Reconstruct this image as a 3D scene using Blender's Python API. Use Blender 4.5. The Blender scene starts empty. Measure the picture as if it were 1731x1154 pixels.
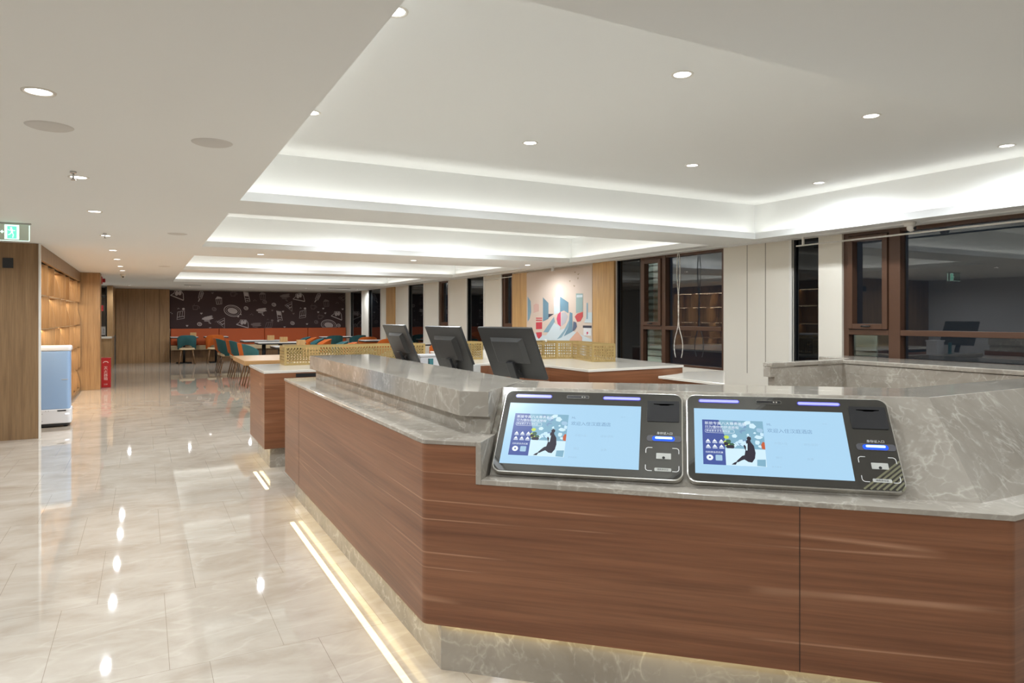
import bpy, bmesh, math, random
from mathutils import Vector, Matrix
random.seed(7)
SC = bpy.context.scene
COL = SC.collection
PI = math.pi

# ------------------------------------------------------------------ camera, world, exposure
cam_d = bpy.data.cameras.new('camera')
cam_d.sensor_width = 36.0
cam_d.lens = 36.0 * 1158 / 1731
cam_d.shift_y = -(577 - 535) / 1731
cam_d.clip_start = 0.05
cam = bpy.data.objects.new('camera', cam_d)
COL.objects.link(cam)
cam.location = (0, 0, 1.5)
cam.rotation_euler = (PI / 2, 0, -math.radians(28.261))
SC.camera = cam
world = bpy.data.worlds.new('night')
SC.world = world
world.use_nodes = True
world.node_tree.nodes['Background'].inputs[0].default_value = (0.012, 0.016, 0.022, 1)
world.node_tree.nodes['Background'].inputs[1].default_value = 1.0
SC.view_settings.view_transform = 'Standard'
SC.view_settings.look = 'None'
SC.view_settings.gamma = 1.0
SC.view_settings.use_curve_mapping = False
SC.view_settings.exposure = 0.11
try:
    SC.cycles.max_bounces = 10
    SC.cycles.diffuse_bounces = 6
    SC.cycles.glossy_bounces = 5
    SC.cycles.caustics_reflective = False
    SC.cycles.caustics_refractive = False
    SC.cycles.sample_clamp_indirect = 6
    SC.cycles.use_denoising = True
except Exception:
    pass

P_SPOT = 62.0      # W per recessed downlight
P_COVE = 1.0       # W per metre of cove strip

def strip_light(name, a, b, z, power_m, color=(0.97, 0.97, 0.92), width=0.03, up=True):
    """an LED strip: a long area light from a to b (xy) at height z"""
    ax, ay = a; bx_, by_ = b
    L = math.hypot(bx_ - ax, by_ - ay)
    ld = bpy.data.lights.new(name, 'AREA')
    ld.shape = 'RECTANGLE'; ld.size = L; ld.size_y = width
    ld.energy = power_m * L; ld.color = color
    o = bpy.data.objects.new(name, ld); COL.objects.link(o)
    o.location = ((ax + bx_) / 2, (ay + by_) / 2, z)
    o.rotation_euler = (PI if up else 0, 0, math.atan2(by_ - ay, bx_ - ax) * (1 if not up else 1))
    return o

def spot(x, y, z, power=P_SPOT, ang=172, color=(0.90, 0.97, 1.04), blend=0.6):
    ld = bpy.data.lights.new('downlight_lamp', 'SPOT')
    ld.energy = power; ld.spot_size = math.radians(ang); ld.spot_blend = blend
    ld.shadow_soft_size = 0.035; ld.color = color
    o = bpy.data.objects.new('downlight_lamp', ld); COL.objects.link(o)
    o.location = (x, y, z)
    return o

# opening rectangles of the four ceiling trays (x0, x1, y0, y1); cove shelf is 0.13 wide behind the lip
ZC, ZT, GAP = 2.40, 2.82, 0.13
TRAYS = [(0.655, 6.26, 1.70, 5.67), (0.655, 6.26, 6.41, 9.62), (0.655, 6.26, 11.10, 14.55), (0.655, 6.26, 15.35, 19.6)]
for i, (x0, x1, y0, y1) in enumerate(TRAYS):
    g = 0.05
    pm = P_COVE
    strip_light('cove_strip', (x0 - g, y0), (x0 - g, y1), 2.435, pm)
    strip_light('cove_strip', (x1 + g, y0), (x1 + g, y1), 2.435, pm)
    strip_light('cove_strip', (x0, y0 - g), (x1, y0 - g), 2.435, pm)
    strip_light('cove_strip', (x0, y1 + g), (x1, y1 + g), 2.435, pm)

# ------------------------------------------------------------------ helpers
def linkobj(name, bm, mats, parent=None, bev=0.0, smooth=False, loc=None):
    me = bpy.data.meshes.new(name)
    bmesh.ops.recalc_face_normals(bm, faces=bm.faces[:])
    bm.to_mesh(me); bm.free()
    if not isinstance(mats, (list, tuple)): mats = [mats]
    for m in mats: me.materials.append(m)
    if smooth:
        for p in me.polygons: p.use_smooth = True
    o = bpy.data.objects.new(name, me)
    COL.objects.link(o)
    if parent is not None: o.parent = parent
    if loc is not None: o.location = loc
    if bev > 0:
        md = o.modifiers.new('bevel', 'BEVEL'); md.width = bev; md.segments = 2
        md.limit_method = 'ANGLE'; md.angle_limit = math.radians(35)
    return o

def tag(o, label, cat, group=None):
    o['label'] = label; o['category'] = cat
    if group: o['group'] = group
    return o

def thing(name, label, cat, loc=(0, 0, 0), rotz=0.0, group=None):
    o = bpy.data.objects.new(name, None); COL.objects.link(o)
    o.empty_display_size = 0.1
    o.location = loc; o.rotation_euler = (0, 0, rotz)
    return tag(o, label, cat, group)

def struct(name, bm, mats, parent=None, bev=0.0):
    o = linkobj(name, bm, mats, parent, bev)
    if parent is None: o['kind'] = 'structure'
    return o

def BM(): return bmesh.new()

def box(bm, x0, x1, y0, y1, z0, z1, mi=0):
    vs = [bm.verts.new(p) for p in ((x0, y0, z0), (x1, y0, z0), (x1, y1, z0), (x0, y1, z0), (x0, y0, z1), (x1, y0, z1), (x1, y1, z1), (x0, y1, z1))]
    for f in ((3, 2, 1, 0), (4, 5, 6, 7), (0, 1, 5, 4), (1, 2, 6, 5), (2, 3, 7, 6), (3, 0, 4, 7)):
        fc = bm.faces.new([vs[i] for i in f]); fc.material_index = mi
    return bm

def prism(bm, poly, z0, z1, mi=0, M=None):
    """extrude polygon; z may be numbers, M optional matrix applied"""
    lo = [Vector((x, y, z0)) for x, y in poly]; hi = [Vector((x, y, z1)) for x, y in poly]
    if M is not None: lo = [M @ v for v in lo]; hi = [M @ v for v in hi]
    lo = [bm.verts.new(v) for v in lo]; hi = [bm.verts.new(v) for v in hi]
    n = len(poly)
    fs = [bm.faces.new(lo[::-1]), bm.faces.new(hi)]
    for i in range(n): fs.append(bm.faces.new((lo[i], lo[(i + 1) % n], hi[(i + 1) % n], hi[i])))
    for f in fs: f.material_index = mi
    return bm

def tube(bm, p0, p1, r0, r1=None, n=12, mi=0, caps=True):
    r1 = r0 if r1 is None else r1
    p0 = Vector(p0); p1 = Vector(p1); d = (p1 - p0).normalized()
    a = d.orthogonal().normalized(); b = d.cross(a)
    A = []; B = []
    for i in range(n):
        t = 2 * PI * i / n; v = a * math.cos(t) + b * math.sin(t)
        A.append(bm.verts.new(p0 + v * r0)); B.append(bm.verts.new(p1 + v * r1))
    for i in range(n):
        f = bm.faces.new((A[i], A[(i + 1) % n], B[(i + 1) % n], B[i])); f.material_index = mi; f.smooth = True
    if caps:
        f = bm.faces.new(A[::-1]); f.material_index = mi
        f = bm.faces.new(B); f.material_index = mi
    return bm

def lathe(bm, prof, n=24, c=(0, 0), mi=0):
    rings = []
    for r, z in prof:
        rings.append([bm.verts.new((c[0] + r * math.cos(2 * PI * i / n), c[1] + r * math.sin(2 * PI * i / n), z)) for i in range(n)] if r > 1e-6 else [bm.verts.new((c[0], c[1], z))])
    for A, B in zip(rings, rings[1:]):
        for i in range(n):
            j = (i + 1) % n
            if len(A) == 1 and len(B) == 1: continue
            if len(A) == 1: f = bm.faces.new((A[0], B[i], B[j]))
            elif len(B) == 1: f = bm.faces.new((A[i], A[j], B[0]))
            else: f = bm.faces.new((A[i], A[j], B[j], B[i]))
            f.material_index = mi; f.smooth = True
    return bm

def rrect(x0, x1, y0, y1, r, n=6):
    pts = []
    for cx, cy, a0 in ((x1 - r, y0 + r, -PI / 2), (x1 - r, y1 - r, 0), (x0 + r, y1 - r, PI / 2), (x0 + r, y0 + r, PI)):
        for k in range(n + 1):
            a = a0 + PI / 2 * k / n
            pts.append((cx + r * math.cos(a), cy + r * math.sin(a)))
    return pts

def round_path(pts, rs, n=6):
    """open path with filleted inner corners"""
    out = [pts[0]]
    for i in range(1, len(pts) - 1):
        r = rs.get(i, 0) if isinstance(rs, dict) else rs
        a, b, c = Vector(pts[i - 1]), Vector(pts[i]), Vector(pts[i + 1])
        if r <= 0: out.append(tuple(b)); continue
        u = (a - b).normalized(); v = (c - b).normalized()
        th = math.acos(max(-1, min(1, u.dot(v))))
        d = r / math.tan(th / 2)
        s, e = b + u * d, b + v * d
        ctr = b + (u + v).normalized() * (r / math.sin(th / 2))
        a0 = math.atan2((s - ctr).y, (s - ctr).x); a1 = math.atan2((e - ctr).y, (e - ctr).x)
        da = (a1 - a0 + PI) % (2 * PI) - PI
        for k in range(n + 1):
            t = a0 + da * k / n
            out.append((ctr.x + r * math.cos(t), ctr.y + r * math.sin(t)))
    out.append(pts[-1])
    return out

def text_into(bm, s, size, M, mi=0, align='LEFT'):
    cu = bpy.data.curves.new('t', 'FONT'); cu.body = s; cu.size = size; cu.align_x = align; cu.resolution_u = 2
    o = bpy.data.objects.new('t', cu); COL.objects.link(o)
    dg = bpy.context.evaluated_depsgraph_get(); dg.update()
    ev = o.evaluated_get(dg); me = ev.to_mesh()
    vs = [bm.verts.new(M @ v.co) for v in me.vertices]
    for p in me.polygons:
        try:
            f = bm.faces.new([vs[i] for i in p.vertices]); f.material_index = mi
        except ValueError: pass
    ev.to_mesh_clear(); bpy.data.objects.remove(o); bpy.data.curves.remove(cu)

def ribbon(bm, pts, w, M, mi=0, closed=False):
    """flat stroke along a 2D polyline"""
    n = len(pts); L = []; R_ = []
    for i in range(n):
        if closed: a, b = pts[(i - 1) % n], pts[(i + 1) % n]
        else: a, b = pts[max(0, i - 1)], pts[min(n - 1, i + 1)]
        t = Vector((b[0] - a[0], b[1] - a[1]))
        if t.length < 1e-9: t = Vector((1, 0))
        t.normalize(); q = Vector((-t.y, t.x)) * w / 2
        L.append(bm.verts.new(M @ Vector((pts[i][0] + q.x, pts[i][1] + q.y, 0)))); R_.append(bm.verts.new(M @ Vector((pts[i][0] - q.x, pts[i][1] - q.y, 0))))
    for i in range(n if closed else n - 1):
        j = (i + 1) % n
        f = bm.faces.new((L[i], L[j], R_[j], R_[i])); f.material_index = mi

def flat(bm, pts, M, mi=0):
    f = bm.faces.new([bm.verts.new(M @ Vector((x, y, 0))) for x, y in pts]); f.material_index = mi

def dup(root):
    r = root.copy(); COL.objects.link(r)
    for ch in list(root.children):
        c = ch.copy(); COL.objects.link(c); c.parent = r
        for g in list(ch.children):
            d = g.copy(); COL.objects.link(d); d.parent = c
    return r

# ------------------------------------------------------------------ materials
def mat(name, col, rough=0.5, spec=0.5, metal=0.0, emit=None, es=0.0, coat=0.0, alpha=None):
    m = bpy.data.materials.new(name); m.use_nodes = True
    b = m.node_tree.nodes['Principled BSDF']
    b.inputs['Base Color'].default_value = (*col, 1); b.inputs['Roughness'].default_value = rough
    b.inputs['Metallic'].default_value = metal; b.inputs['Specular IOR Level'].default_value = spec
    b.inputs['Coat Weight'].default_value = coat; b.inputs['Coat Roughness'].default_value = 0.03
    if emit: b.inputs['Emission Color'].default_value = (*emit, 1); b.inputs['Emission Strength'].default_value = es
    return m

def nn(m, t, **kw):
    n = m.node_tree.nodes.new(t)
    for k, v in kw.items(): setattr(n, k, v)
    return n

def tex_base(m, scale=(1, 1, 1), loc=(0, 0, 0), world=True):
    tc = nn(m, 'ShaderNodeNewGeometry' if world else 'ShaderNodeTexCoord'); mp = nn(m, 'ShaderNodeMapping')
    mp.inputs['Scale'].default_value = scale; mp.inputs['Location'].default_value = loc
    m.node_tree.links.new(tc.outputs['Position' if world else 'Object'], mp.inputs['Vector'])
    return mp

def ramp(m, stops):
    r = nn(m, 'ShaderNodeValToRGB'); e = r.color_ramp.elements
    e[0].position, e[0].color = stops[0][0], (*stops[0][1], 1)
    e[1].position, e[1].color = stops[-1][0], (*stops[-1][1], 1)
    for p, c in stops[1:-1]:
        x = e.new(p); x.color = (*c, 1)
    return r

def lk(m, a, b): m.node_tree.links.new(a, b)

def mix(m, fac, a, b, mode='MIX'):
    n = nn(m, 'ShaderNodeMix', data_type='RGBA', blend_type=mode)
    if isinstance(fac, (int, float)): n.inputs[0].default_value = fac
    else: lk(m, fac, n.inputs[0])
    for s, i in ((a, 6), (b, 7)):
        if isinstance(s, tuple): n.inputs[i].default_value = (*s, 1)
        else: lk(m, s, n.inputs[i])
    return n.outputs[2]

def noise(m, vec, scale, detail=4, rough=0.55, dist=0.0):
    n = nn(m, 'ShaderNodeTexNoise'); n.inputs['Scale'].default_value = scale; n.inputs['Detail'].default_value = detail
    n.inputs['Roughness'].default_value = rough; n.inputs['Distortion'].default_value = dist
    lk(m, vec, n.inputs['Vector']); return n

def wood(name, c0, c1, c2, axis='H', rough=0.35, streak=None, world=True, spec=0.5, fine=1.0):
    m = mat(name, c1, rough, spec)
    sc = (0.30, 0.30, 6.5) if axis == 'H' else ((9.0, 9.0, 0.5) if axis == 'V' else (0.9, 10, 10))
    mp = tex_base(m, sc, world=world)
    n1 = noise(m, mp.outputs[0], 1.6, 6, 0.6, 0.25)
    sc2 = tuple(s * 5 if s > 2 else s * 2 for s in sc)
    mp2 = tex_base(m, sc2, world=world)
    n2 = noise(m, mp2.outputs[0], 2.2 * fine, 5, 0.65, 0.05)
    r1 = ramp(m, [(0.30, c0), (0.5, c1), (0.72, c2)]); lk(m, n1.outputs['Fac'], r1.inputs[0])
    r2 = ramp(m, [(0.3, (0.72, 0.70, 0.68)), (0.65, (1.08, 1.06, 1.04))]); lk(m, n2.outputs['Fac'], r2.inputs[0])
    col = mix(m, 1.0, r1.outputs[0], r2.outputs[0], 'MULTIPLY')
    if streak:
        mp3 = tex_base(m, (0.07, 0.07, 4.2), (3, 1, 2), world)
        n3 = noise(m, mp3.outputs[0], 1.5, 1, 0.3, 0.15)
        r3 = ramp(m, [(0.488, (0, 0, 0)), (0.5, (1, 1, 1)), (0.506, (0, 0, 0))]); lk(m, n3.outputs['Fac'], r3.inputs[0])
        n4 = noise(m, tex_base(m, (1.2, 1.2, 1.2), (0, 5, 0), world).outputs[0], 1.0, 2)
        r4 = ramp(m, [(0.45, (0, 0, 0)), (0.62, (0.75, 0.75, 0.75))]); lk(m, n4.outputs['Fac'], r4.inputs[0])
        f = nn(m, 'ShaderNodeMath', operation='MULTIPLY'); lk(m, r3.outputs[0], f.inputs[0]); lk(m, r4.outputs[0], f.inputs[1])
        col = mix(m, f.outputs[0], col, streak)
    lk(m, col, m.node_tree.nodes['Principled BSDF'].inputs['Base Color'])
    return m

def marble(name, base, dark, vein, rough=0.08, sc=1.0):
    m = mat(name, base, rough, 0.5)
    mp = tex_base(m, (sc, sc, sc))
    n0 = noise(m, mp.outputs[0], 2.2, 5, 0.6, 0.3)
    add = nn(m, 'ShaderNodeVectorMath', operation='MULTIPLY_ADD')
    lk(m, n0.outputs['Color'], add.inputs[0]); add.inputs[1].default_value = (0.55, 0.55, 0.55); lk(m, mp.outputs[0], add.inputs[2])
    rb = ramp(m, [(0.3, dark), (0.68, base)]); lk(m, n0.outputs['Fac'], rb.inputs[0])
    col = rb.outputs[0]
    for scl, w, s in ((3.2, 0.022, 0.75), (8.5, 0.035, 0.45)):
        v = nn(m, 'ShaderNodeTexVoronoi', feature='DISTANCE_TO_EDGE'); v.inputs['Scale'].default_value = scl
        lk(m, add.outputs[0], v.inputs['Vector'])
        r = ramp(m, [(0.0, (s, s, s)), (w, (s * .35,) * 3), (w * 2.6, (0, 0, 0))]); lk(m, v.outputs['Distance'], r.inputs[0])
        nm = noise(m, mp.outputs[0], 3.0 + scl, 3); rm = ramp(m, [(0.42, (0, 0, 0)), (0.6, (1, 1, 1))]); lk(m, nm.outputs['Fac'], rm.inputs[0])
        f = nn(m, 'ShaderNodeMath', operation='MULTIPLY'); lk(m, r.outputs[0], f.inputs[0]); lk(m, rm.outputs[0], f.inputs[1])
        col = mix(m, f.outputs[0], col, vein)
    lk(m, col, m.node_tree.nodes['Principled BSDF'].inputs['Base Color'])
    return m

M = {}
M['white'] = mat('ceiling_paint', (0.78, 0.785, 0.77), 0.7, 0.2)
M['wallw'] = mat('wall_paint', (0.71, 0.665, 0.575), 0.55, 0.3)
M['panelw'] = mat('white_panel', (0.72, 0.69, 0.63), 0.3, 0.4)
M['greyp'] = mat('grey_wall_panel', (0.55, 0.55, 0.55), 0.45, 0.3)
M['walnut'] = wood('walnut_veneer', (0.165, 0.062, 0.028), (0.225, 0.092, 0.043), (0.285, 0.125, 0.062), 'H', 0.30, (0.50, 0.27, 0.16))
M['oak'] = wood('oak_veneer', (0.19, 0.110, 0.050), (0.245, 0.148, 0.070), (0.30, 0.19, 0.095), 'V', 0.4)
M['oaklit'] = wood('lit_oak_veneer', (0.31, 0.18, 0.080), (0.38, 0.23, 0.105), (0.45, 0.28, 0.14), 'V', 0.4)  # oak copy lightened in colour for the light on column and niches
M['oakl'] = wood('light_oak_veneer', (0.46, 0.27, 0.10), (0.56, 0.34, 0.14), (0.62, 0.40, 0.18), 'V', 0.4)
M['tablewood'] = wood('table_wood', (0.36, 0.20, 0.08), (0.44, 0.26, 0.11), (0.5, 0.32, 0.15), 'X', 0.3)
M['legwood'] = wood('leg_wood', (0.12, 0.06, 0.022), (0.17, 0.09, 0.035), (0.22, 0.12, 0.05), 'V', 0.4)
M['marble'] = marble('grey_marble', (0.40, 0.362, 0.305), (0.275, 0.243, 0.20), (0.58, 0.54, 0.465), sc=1.25)
M['cream'] = mat('cream_quartz', (0.70, 0.66, 0.58), 0.12, 0.5)
M['black'] = mat('black_plastic', (0.018, 0.018, 0.019), 0.32, 0.5)
M['monitor'] = mat('monitor_plastic', (0.030, 0.029, 0.028), 0.36, 0.5)
M['blackm'] = mat('black_metal', (0.01, 0.01, 0.01), 0.5, 0.4)
M['glassb'] = mat('black_glass', (0.020, 0.019, 0.017), 0.03, 1.0, coat=1.0)
M['nightglass'] = mat('night_glass', (0.003, 0.004, 0.005), 0.02, 0.35)
M['bronze'] = mat('bronze_frame', (0.085, 0.040, 0.022), 0.35, 0.5)
M['brass'] = mat('brass_mesh', (0.46, 0.325, 0.130), 0.42, 0.5, metal=0.45)
M['silver'] = mat('silver_rim', (0.62, 0.60, 0.55), 0.22, 0.5, metal=0.8)
M['shell'] = mat('reader_shell', (0.16, 0.16, 0.18), 0.25, 0.5, metal=0.6)
M['chrome'] = mat('chrome', (0.6, 0.6, 0.6), 0.15, 0.5, metal=1.0)
M['orange'] = mat('orange_fabric', (0.62, 0.14, 0.020), 0.65, 0.3)
M['orangel'] = mat('orange_leather', (0.50, 0.097, 0.024), 0.45, 0.4)
M['teal'] = mat('teal_fabric', (0.035, 0.135, 0.150), 0.65, 0.3)
M['creamseat'] = mat('cream_seat', (0.56, 0.43, 0.26), 0.6, 0.3)
M['tabletop'] = mat('white_tabletop', (0.66, 0.64, 0.60), 0.3, 0.4)
M['mural'] = mat('mural_ground', (0.062, 0.036, 0.035), 0.6, 0.2)
M['chalk'] = mat('mural_chalk', (0.50, 0.44, 0.43), 0.7, 0.2)
M['chalk2'] = mat('mural_faint_chalk', (0.20, 0.155, 0.15), 0.7, 0.2)
M['red'] = mat('red_paint', (0.40, 0.008, 0.010), 0.35, 0.5)
M['redprint'] = mat('pale_print', (0.75, 0.55, 0.5), 0.5, 0.3)
M['robotblue'] = mat('robot_blue', (0.28, 0.42, 0.64), 0.35, 0.4)
M['robotwhite'] = mat('robot_white', (0.72, 0.73, 0.75), 0.3, 0.5)
M['greyplastic'] = mat('grey_plastic', (0.42, 0.41, 0.39), 0.5, 0.3)
M['lens'] = mat('lamp_lens', (1, 1, 1), 0.5, 0.2, emit=(1, 0.98, 0.95), es=8.0)
M['led'] = mat('led_strip', (1, 0.9, 0.7), 0.5, 0.2, emit=(1, 0.80, 0.40), es=7.5)
M['warmled'] = mat('shelf_led', (1, 0.9, 0.7), 0.5, 0.2, emit=(1, 0.82, 0.55), es=6.0)
M['green'] = mat('exit_green', (0.02, 0.3, 0.2), 0.3, 0.3, emit=(0.18, 0.85, 0.55), es=1.1)
M['greenw'] = mat('exit_pictogram', (0.7, 1, 0.9), 0.3, 0.3, emit=(0.65, 1.0, 0.85), es=1.1)
M['acrylic'] = mat('exit_acrylic', (0.55, 0.70, 0.62), 0.15, 0.5)
M['purple'] = mat('kiosk_led_bar', (0.3, 0.3, 1), 0.3, 0.3, emit=(0.25, 0.27, 0.90), es=.9)
M['blueglow'] = mat('reader_blue', (0.02, 0.1, 0.8), 0.3, 0.3, emit=(0.01, 0.05, 0.50), es=0.5)
M['bluewhite'] = mat('reader_white', (0.6, 0.8, 1), 0.3, 0.3, emit=(0.42, 0.75, 1.0), es=1.3)

def emat(name, c, s=1.0):
    m = mat(name, (0, 0, 0), 0.25, 0.3, emit=c, es=s); return m

# floor tile
m = mat('beige_marble_tile', (0.6, 0.52, 0.43), 0.03, 0.95)
mp = tex_base(m, (1, 1, 1))
n0 = noise(m, tex_base(m, (1.0, 1.6, 1)).outputs[0], 2.4, 7, 0.62, 0.5)
rb = ramp(m, [(0.30, (0.40, 0.335, 0.265)), (0.5, (0.48, 0.42, 0.345)), (0.72, (0.55, 0.49, 0.415))]); lk(m, n0.outputs['Fac'], rb.inputs[0])
n1 = noise(m, tex_base(m, (0.7, 2.2, 1)).outputs[0], 1.6, 3, 0.5, 0.4)
rv = ramp(m, [(0.485, (0, 0, 0)), (0.5, (0.13, 0.13, 0.13)), (0.53, (0, 0, 0))]); lk(m, n1.outputs['Fac'], rv.inputs[0])
c1 = mix(m, rv.outputs[0], rb.outputs[0], (0.80, 0.75, 0.66))
bt = nn(m, 'ShaderNodeTexBrick', offset=0.333, offset_frequency=2, squash=1.0)
lk(m, tex_base(m, (1, 1, 1), (0.467 * 8 + 0.370 - 0.156, 0.92 * 6 - 4.17 + 0.92, 0)).outputs[0], bt.inputs['Vector'])
bt.inputs['Scale'].default_value = 1.0; bt.inputs['Mortar Size'].default_value = 0.0012; bt.inputs['Mortar Smooth'].default_value = 0.3
bt.inputs['Brick Width'].default_value = 0.467; bt.inputs['Row Height'].default_value = 0.92
c2 = mix(m, bt.outputs['Fac'], c1, (0.27, 0.22, 0.17))
lk(m, c2, m.node_tree.nodes['Principled BSDF'].inputs['Base Color'])
M['floor'] = m

# transparent window pane: real glass with an uncoated reflection
def pane_mat(name, tint, refl_ior):
    m = bpy.data.materials.new(name); m.use_nodes = True
    nt = m.node_tree; nt.nodes.clear()
    out = nn(m, 'ShaderNodeOutputMaterial'); tr = nn(m, 'ShaderNodeBsdfTransparent'); gl = nn(m, 'ShaderNodeBsdfGlossy')
    tr.inputs[0].default_value = (*tint, 1); gl.inputs['Roughness'].default_value = 0.015
    fr = nn(m, 'ShaderNodeFresnel'); fr.inputs[0].default_value = refl_ior
    mx = nn(m, 'ShaderNodeMixShader'); ge = nn(m, 'ShaderNodeNewGeometry'); mm = nn(m, 'ShaderNodeMath', operation='SUBTRACT'); mm.inputs[0].default_value = 1.0
    lk(m, ge.outputs['Backfacing'], mm.inputs[1]); m2 = nn(m, 'ShaderNodeMath', operation='MULTIPLY'); lk(m, fr.outputs[0], m2.inputs[0]); lk(m, mm.outputs[0], m2.inputs[1])
    lk(m, m2.outputs[0], mx.inputs[0]); lk(m, tr.outputs[0], mx.inputs[1]); lk(m, gl.outputs[0], mx.inputs[2])
    lk(m, mx.outputs[0], out.inputs[0]); return m
M['pane'] = pane_mat('window_pane', (0.75, 0.8, 0.82), 2.3)

# ------------------------------------------------------------------ room shell
YB, YF, XL, XR = -3.0, 25.38, -4.0, 6.6
b = BM(); box(b, XL - .2, 8.5, YB - .2, YF + .3, -0.05, 0.0); struct('floor', b, M['floor'])

b = BM()
T = TRAYS
x0, x1 = T[0][0], T[0][1]
box(b, XL - .2, x0, YB - .2, YF + .2, 2.40, 2.42)
box(b, x1, XR + .2, YB - .2, YF + .2, 2.40, 2.42)
ys = [YB - .2] + [v for t in T for v in (t[2], t[3])] + [YF + .2]
for k in range(0, len(ys), 2): box(b, x0, x1, ys[k], ys[k + 1], 2.40, 2.42)
for (a0, a1, c0, c1_) in T:
    t = .018
    box(b, a0 - t, a0, c0 - t, c1_ + t, 2.42, 2.472); box(b, a1, a1 + t, c0 - t, c1_ + t, 2.42, 2.472)
    box(b, a0, a1, c0 - t, c0, 2.42, 2.472); box(b, a0, a1, c1_, c1_ + t, 2.42, 2.472)
    g = GAP
    box(b, a0 - g - .02, a0 - g, c0 - g, c1_ + g, 2.42, ZT); box(b, a1 + g, a1 + g + .02, c0 - g, c1_ + g, 2.42, ZT)
    box(b, a0 - g - .02, a1 + g + .02, c0 - g - .02, c0 - g, 2.42, ZT); box(b, a0 - g - .02, a1 + g + .02, c1_ + g, c1_ + g + .02, 2.42, ZT)
    box(b, a0 - g - .02, a1 + g + .02, c0 - g - .02, c1_ + g + .02, ZT, ZT + .03)
struct('ceiling', b, M['white'])

b = BM(); box(b, XL - .2, XL, YB, YF, 0, 2.4); struct('wall_left', b, M['greyp'])
b = BM(); box(b, XL, XR, YB - .2, YB, 0, 2.4)
struct('wall_back', b, M['greyp'])
b = BM(); box(b, XL, XR + .3, YF, YF + .2, 0, 2.4); struct('wall_far', b, M['wallw'])

# right wall: (y0, y1, kind)
SEG = [(-3.0, 0.6, 'p'), (0.6, 4.80, 'W'), (4.80, 5.09, 'p'), (5.09, 5.44, 'B'), (5.44, 6.505, 'p'), (6.505, 8.22, 'W'), (8.22, 8.80, 'B'),
       (8.80, 12.21, 'p'), (12.21, 12.76, 'w'), (12.76, 13.56, 'p'), (13.56, 14.5, 'B'), (14.5, 15.54, 'p'), (15.54, 16.23, 'w'), (16.23, 17.24, 'p'),
       (17.24, 18.49, 'B'), (18.49, 21.02, 'p'), (21.02, 22.38, 'B'), (22.38, 23.15, 'p'), (23.15, 24.68, 'B'), (24.68, YF, 'p')]
b = BM(); bt_ = BM()
for y0, y1, k in SEG:
    if k == 'p':
        box(b, XR, XR + .2, y0, y1, 0, 2.4)
    else:
        zb = {'W': (1.05 if y1 < 5 else 0.80), 'w': 1.27, 'B': (0.80 if y1 < 9 else 0.12)}[k]
        box(b, XR, XR + .2, y0, y1, 0, zb); box(b, XR, XR + .2, y0, y1, 2.385, 2.4)
struct('wall_right', b, M['wallw'])
# thin white casings at the pier edges and joints between wall panels
b = BM()
for y in (5.825, 6.11): box(b, XR - .001, XR + .001, y - .006, y + .006, .8, 2.4)
struct('trim_1', b, mat('panel_joint', (0.30, 0.27, 0.22), 0.6))
b = BM()
for y0, y1, k in SEG:
    if k == 'B' and y0 > 9 or k == 'w':
        for y in (y0, y1): box(b, XR - .012, XR + .01, y - .03, y + .03, 0, 2.385)
box(b, XR - .012, XR + .01, 5.44, 5.475, 0, 2.4)
struct('trim_2', b, M['panelw'])
b = BM(); box(b, XR - .13, XR, 0.6, 25.3, 2.386, 2.4); struct('trim_3', b, M['white'])

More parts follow.
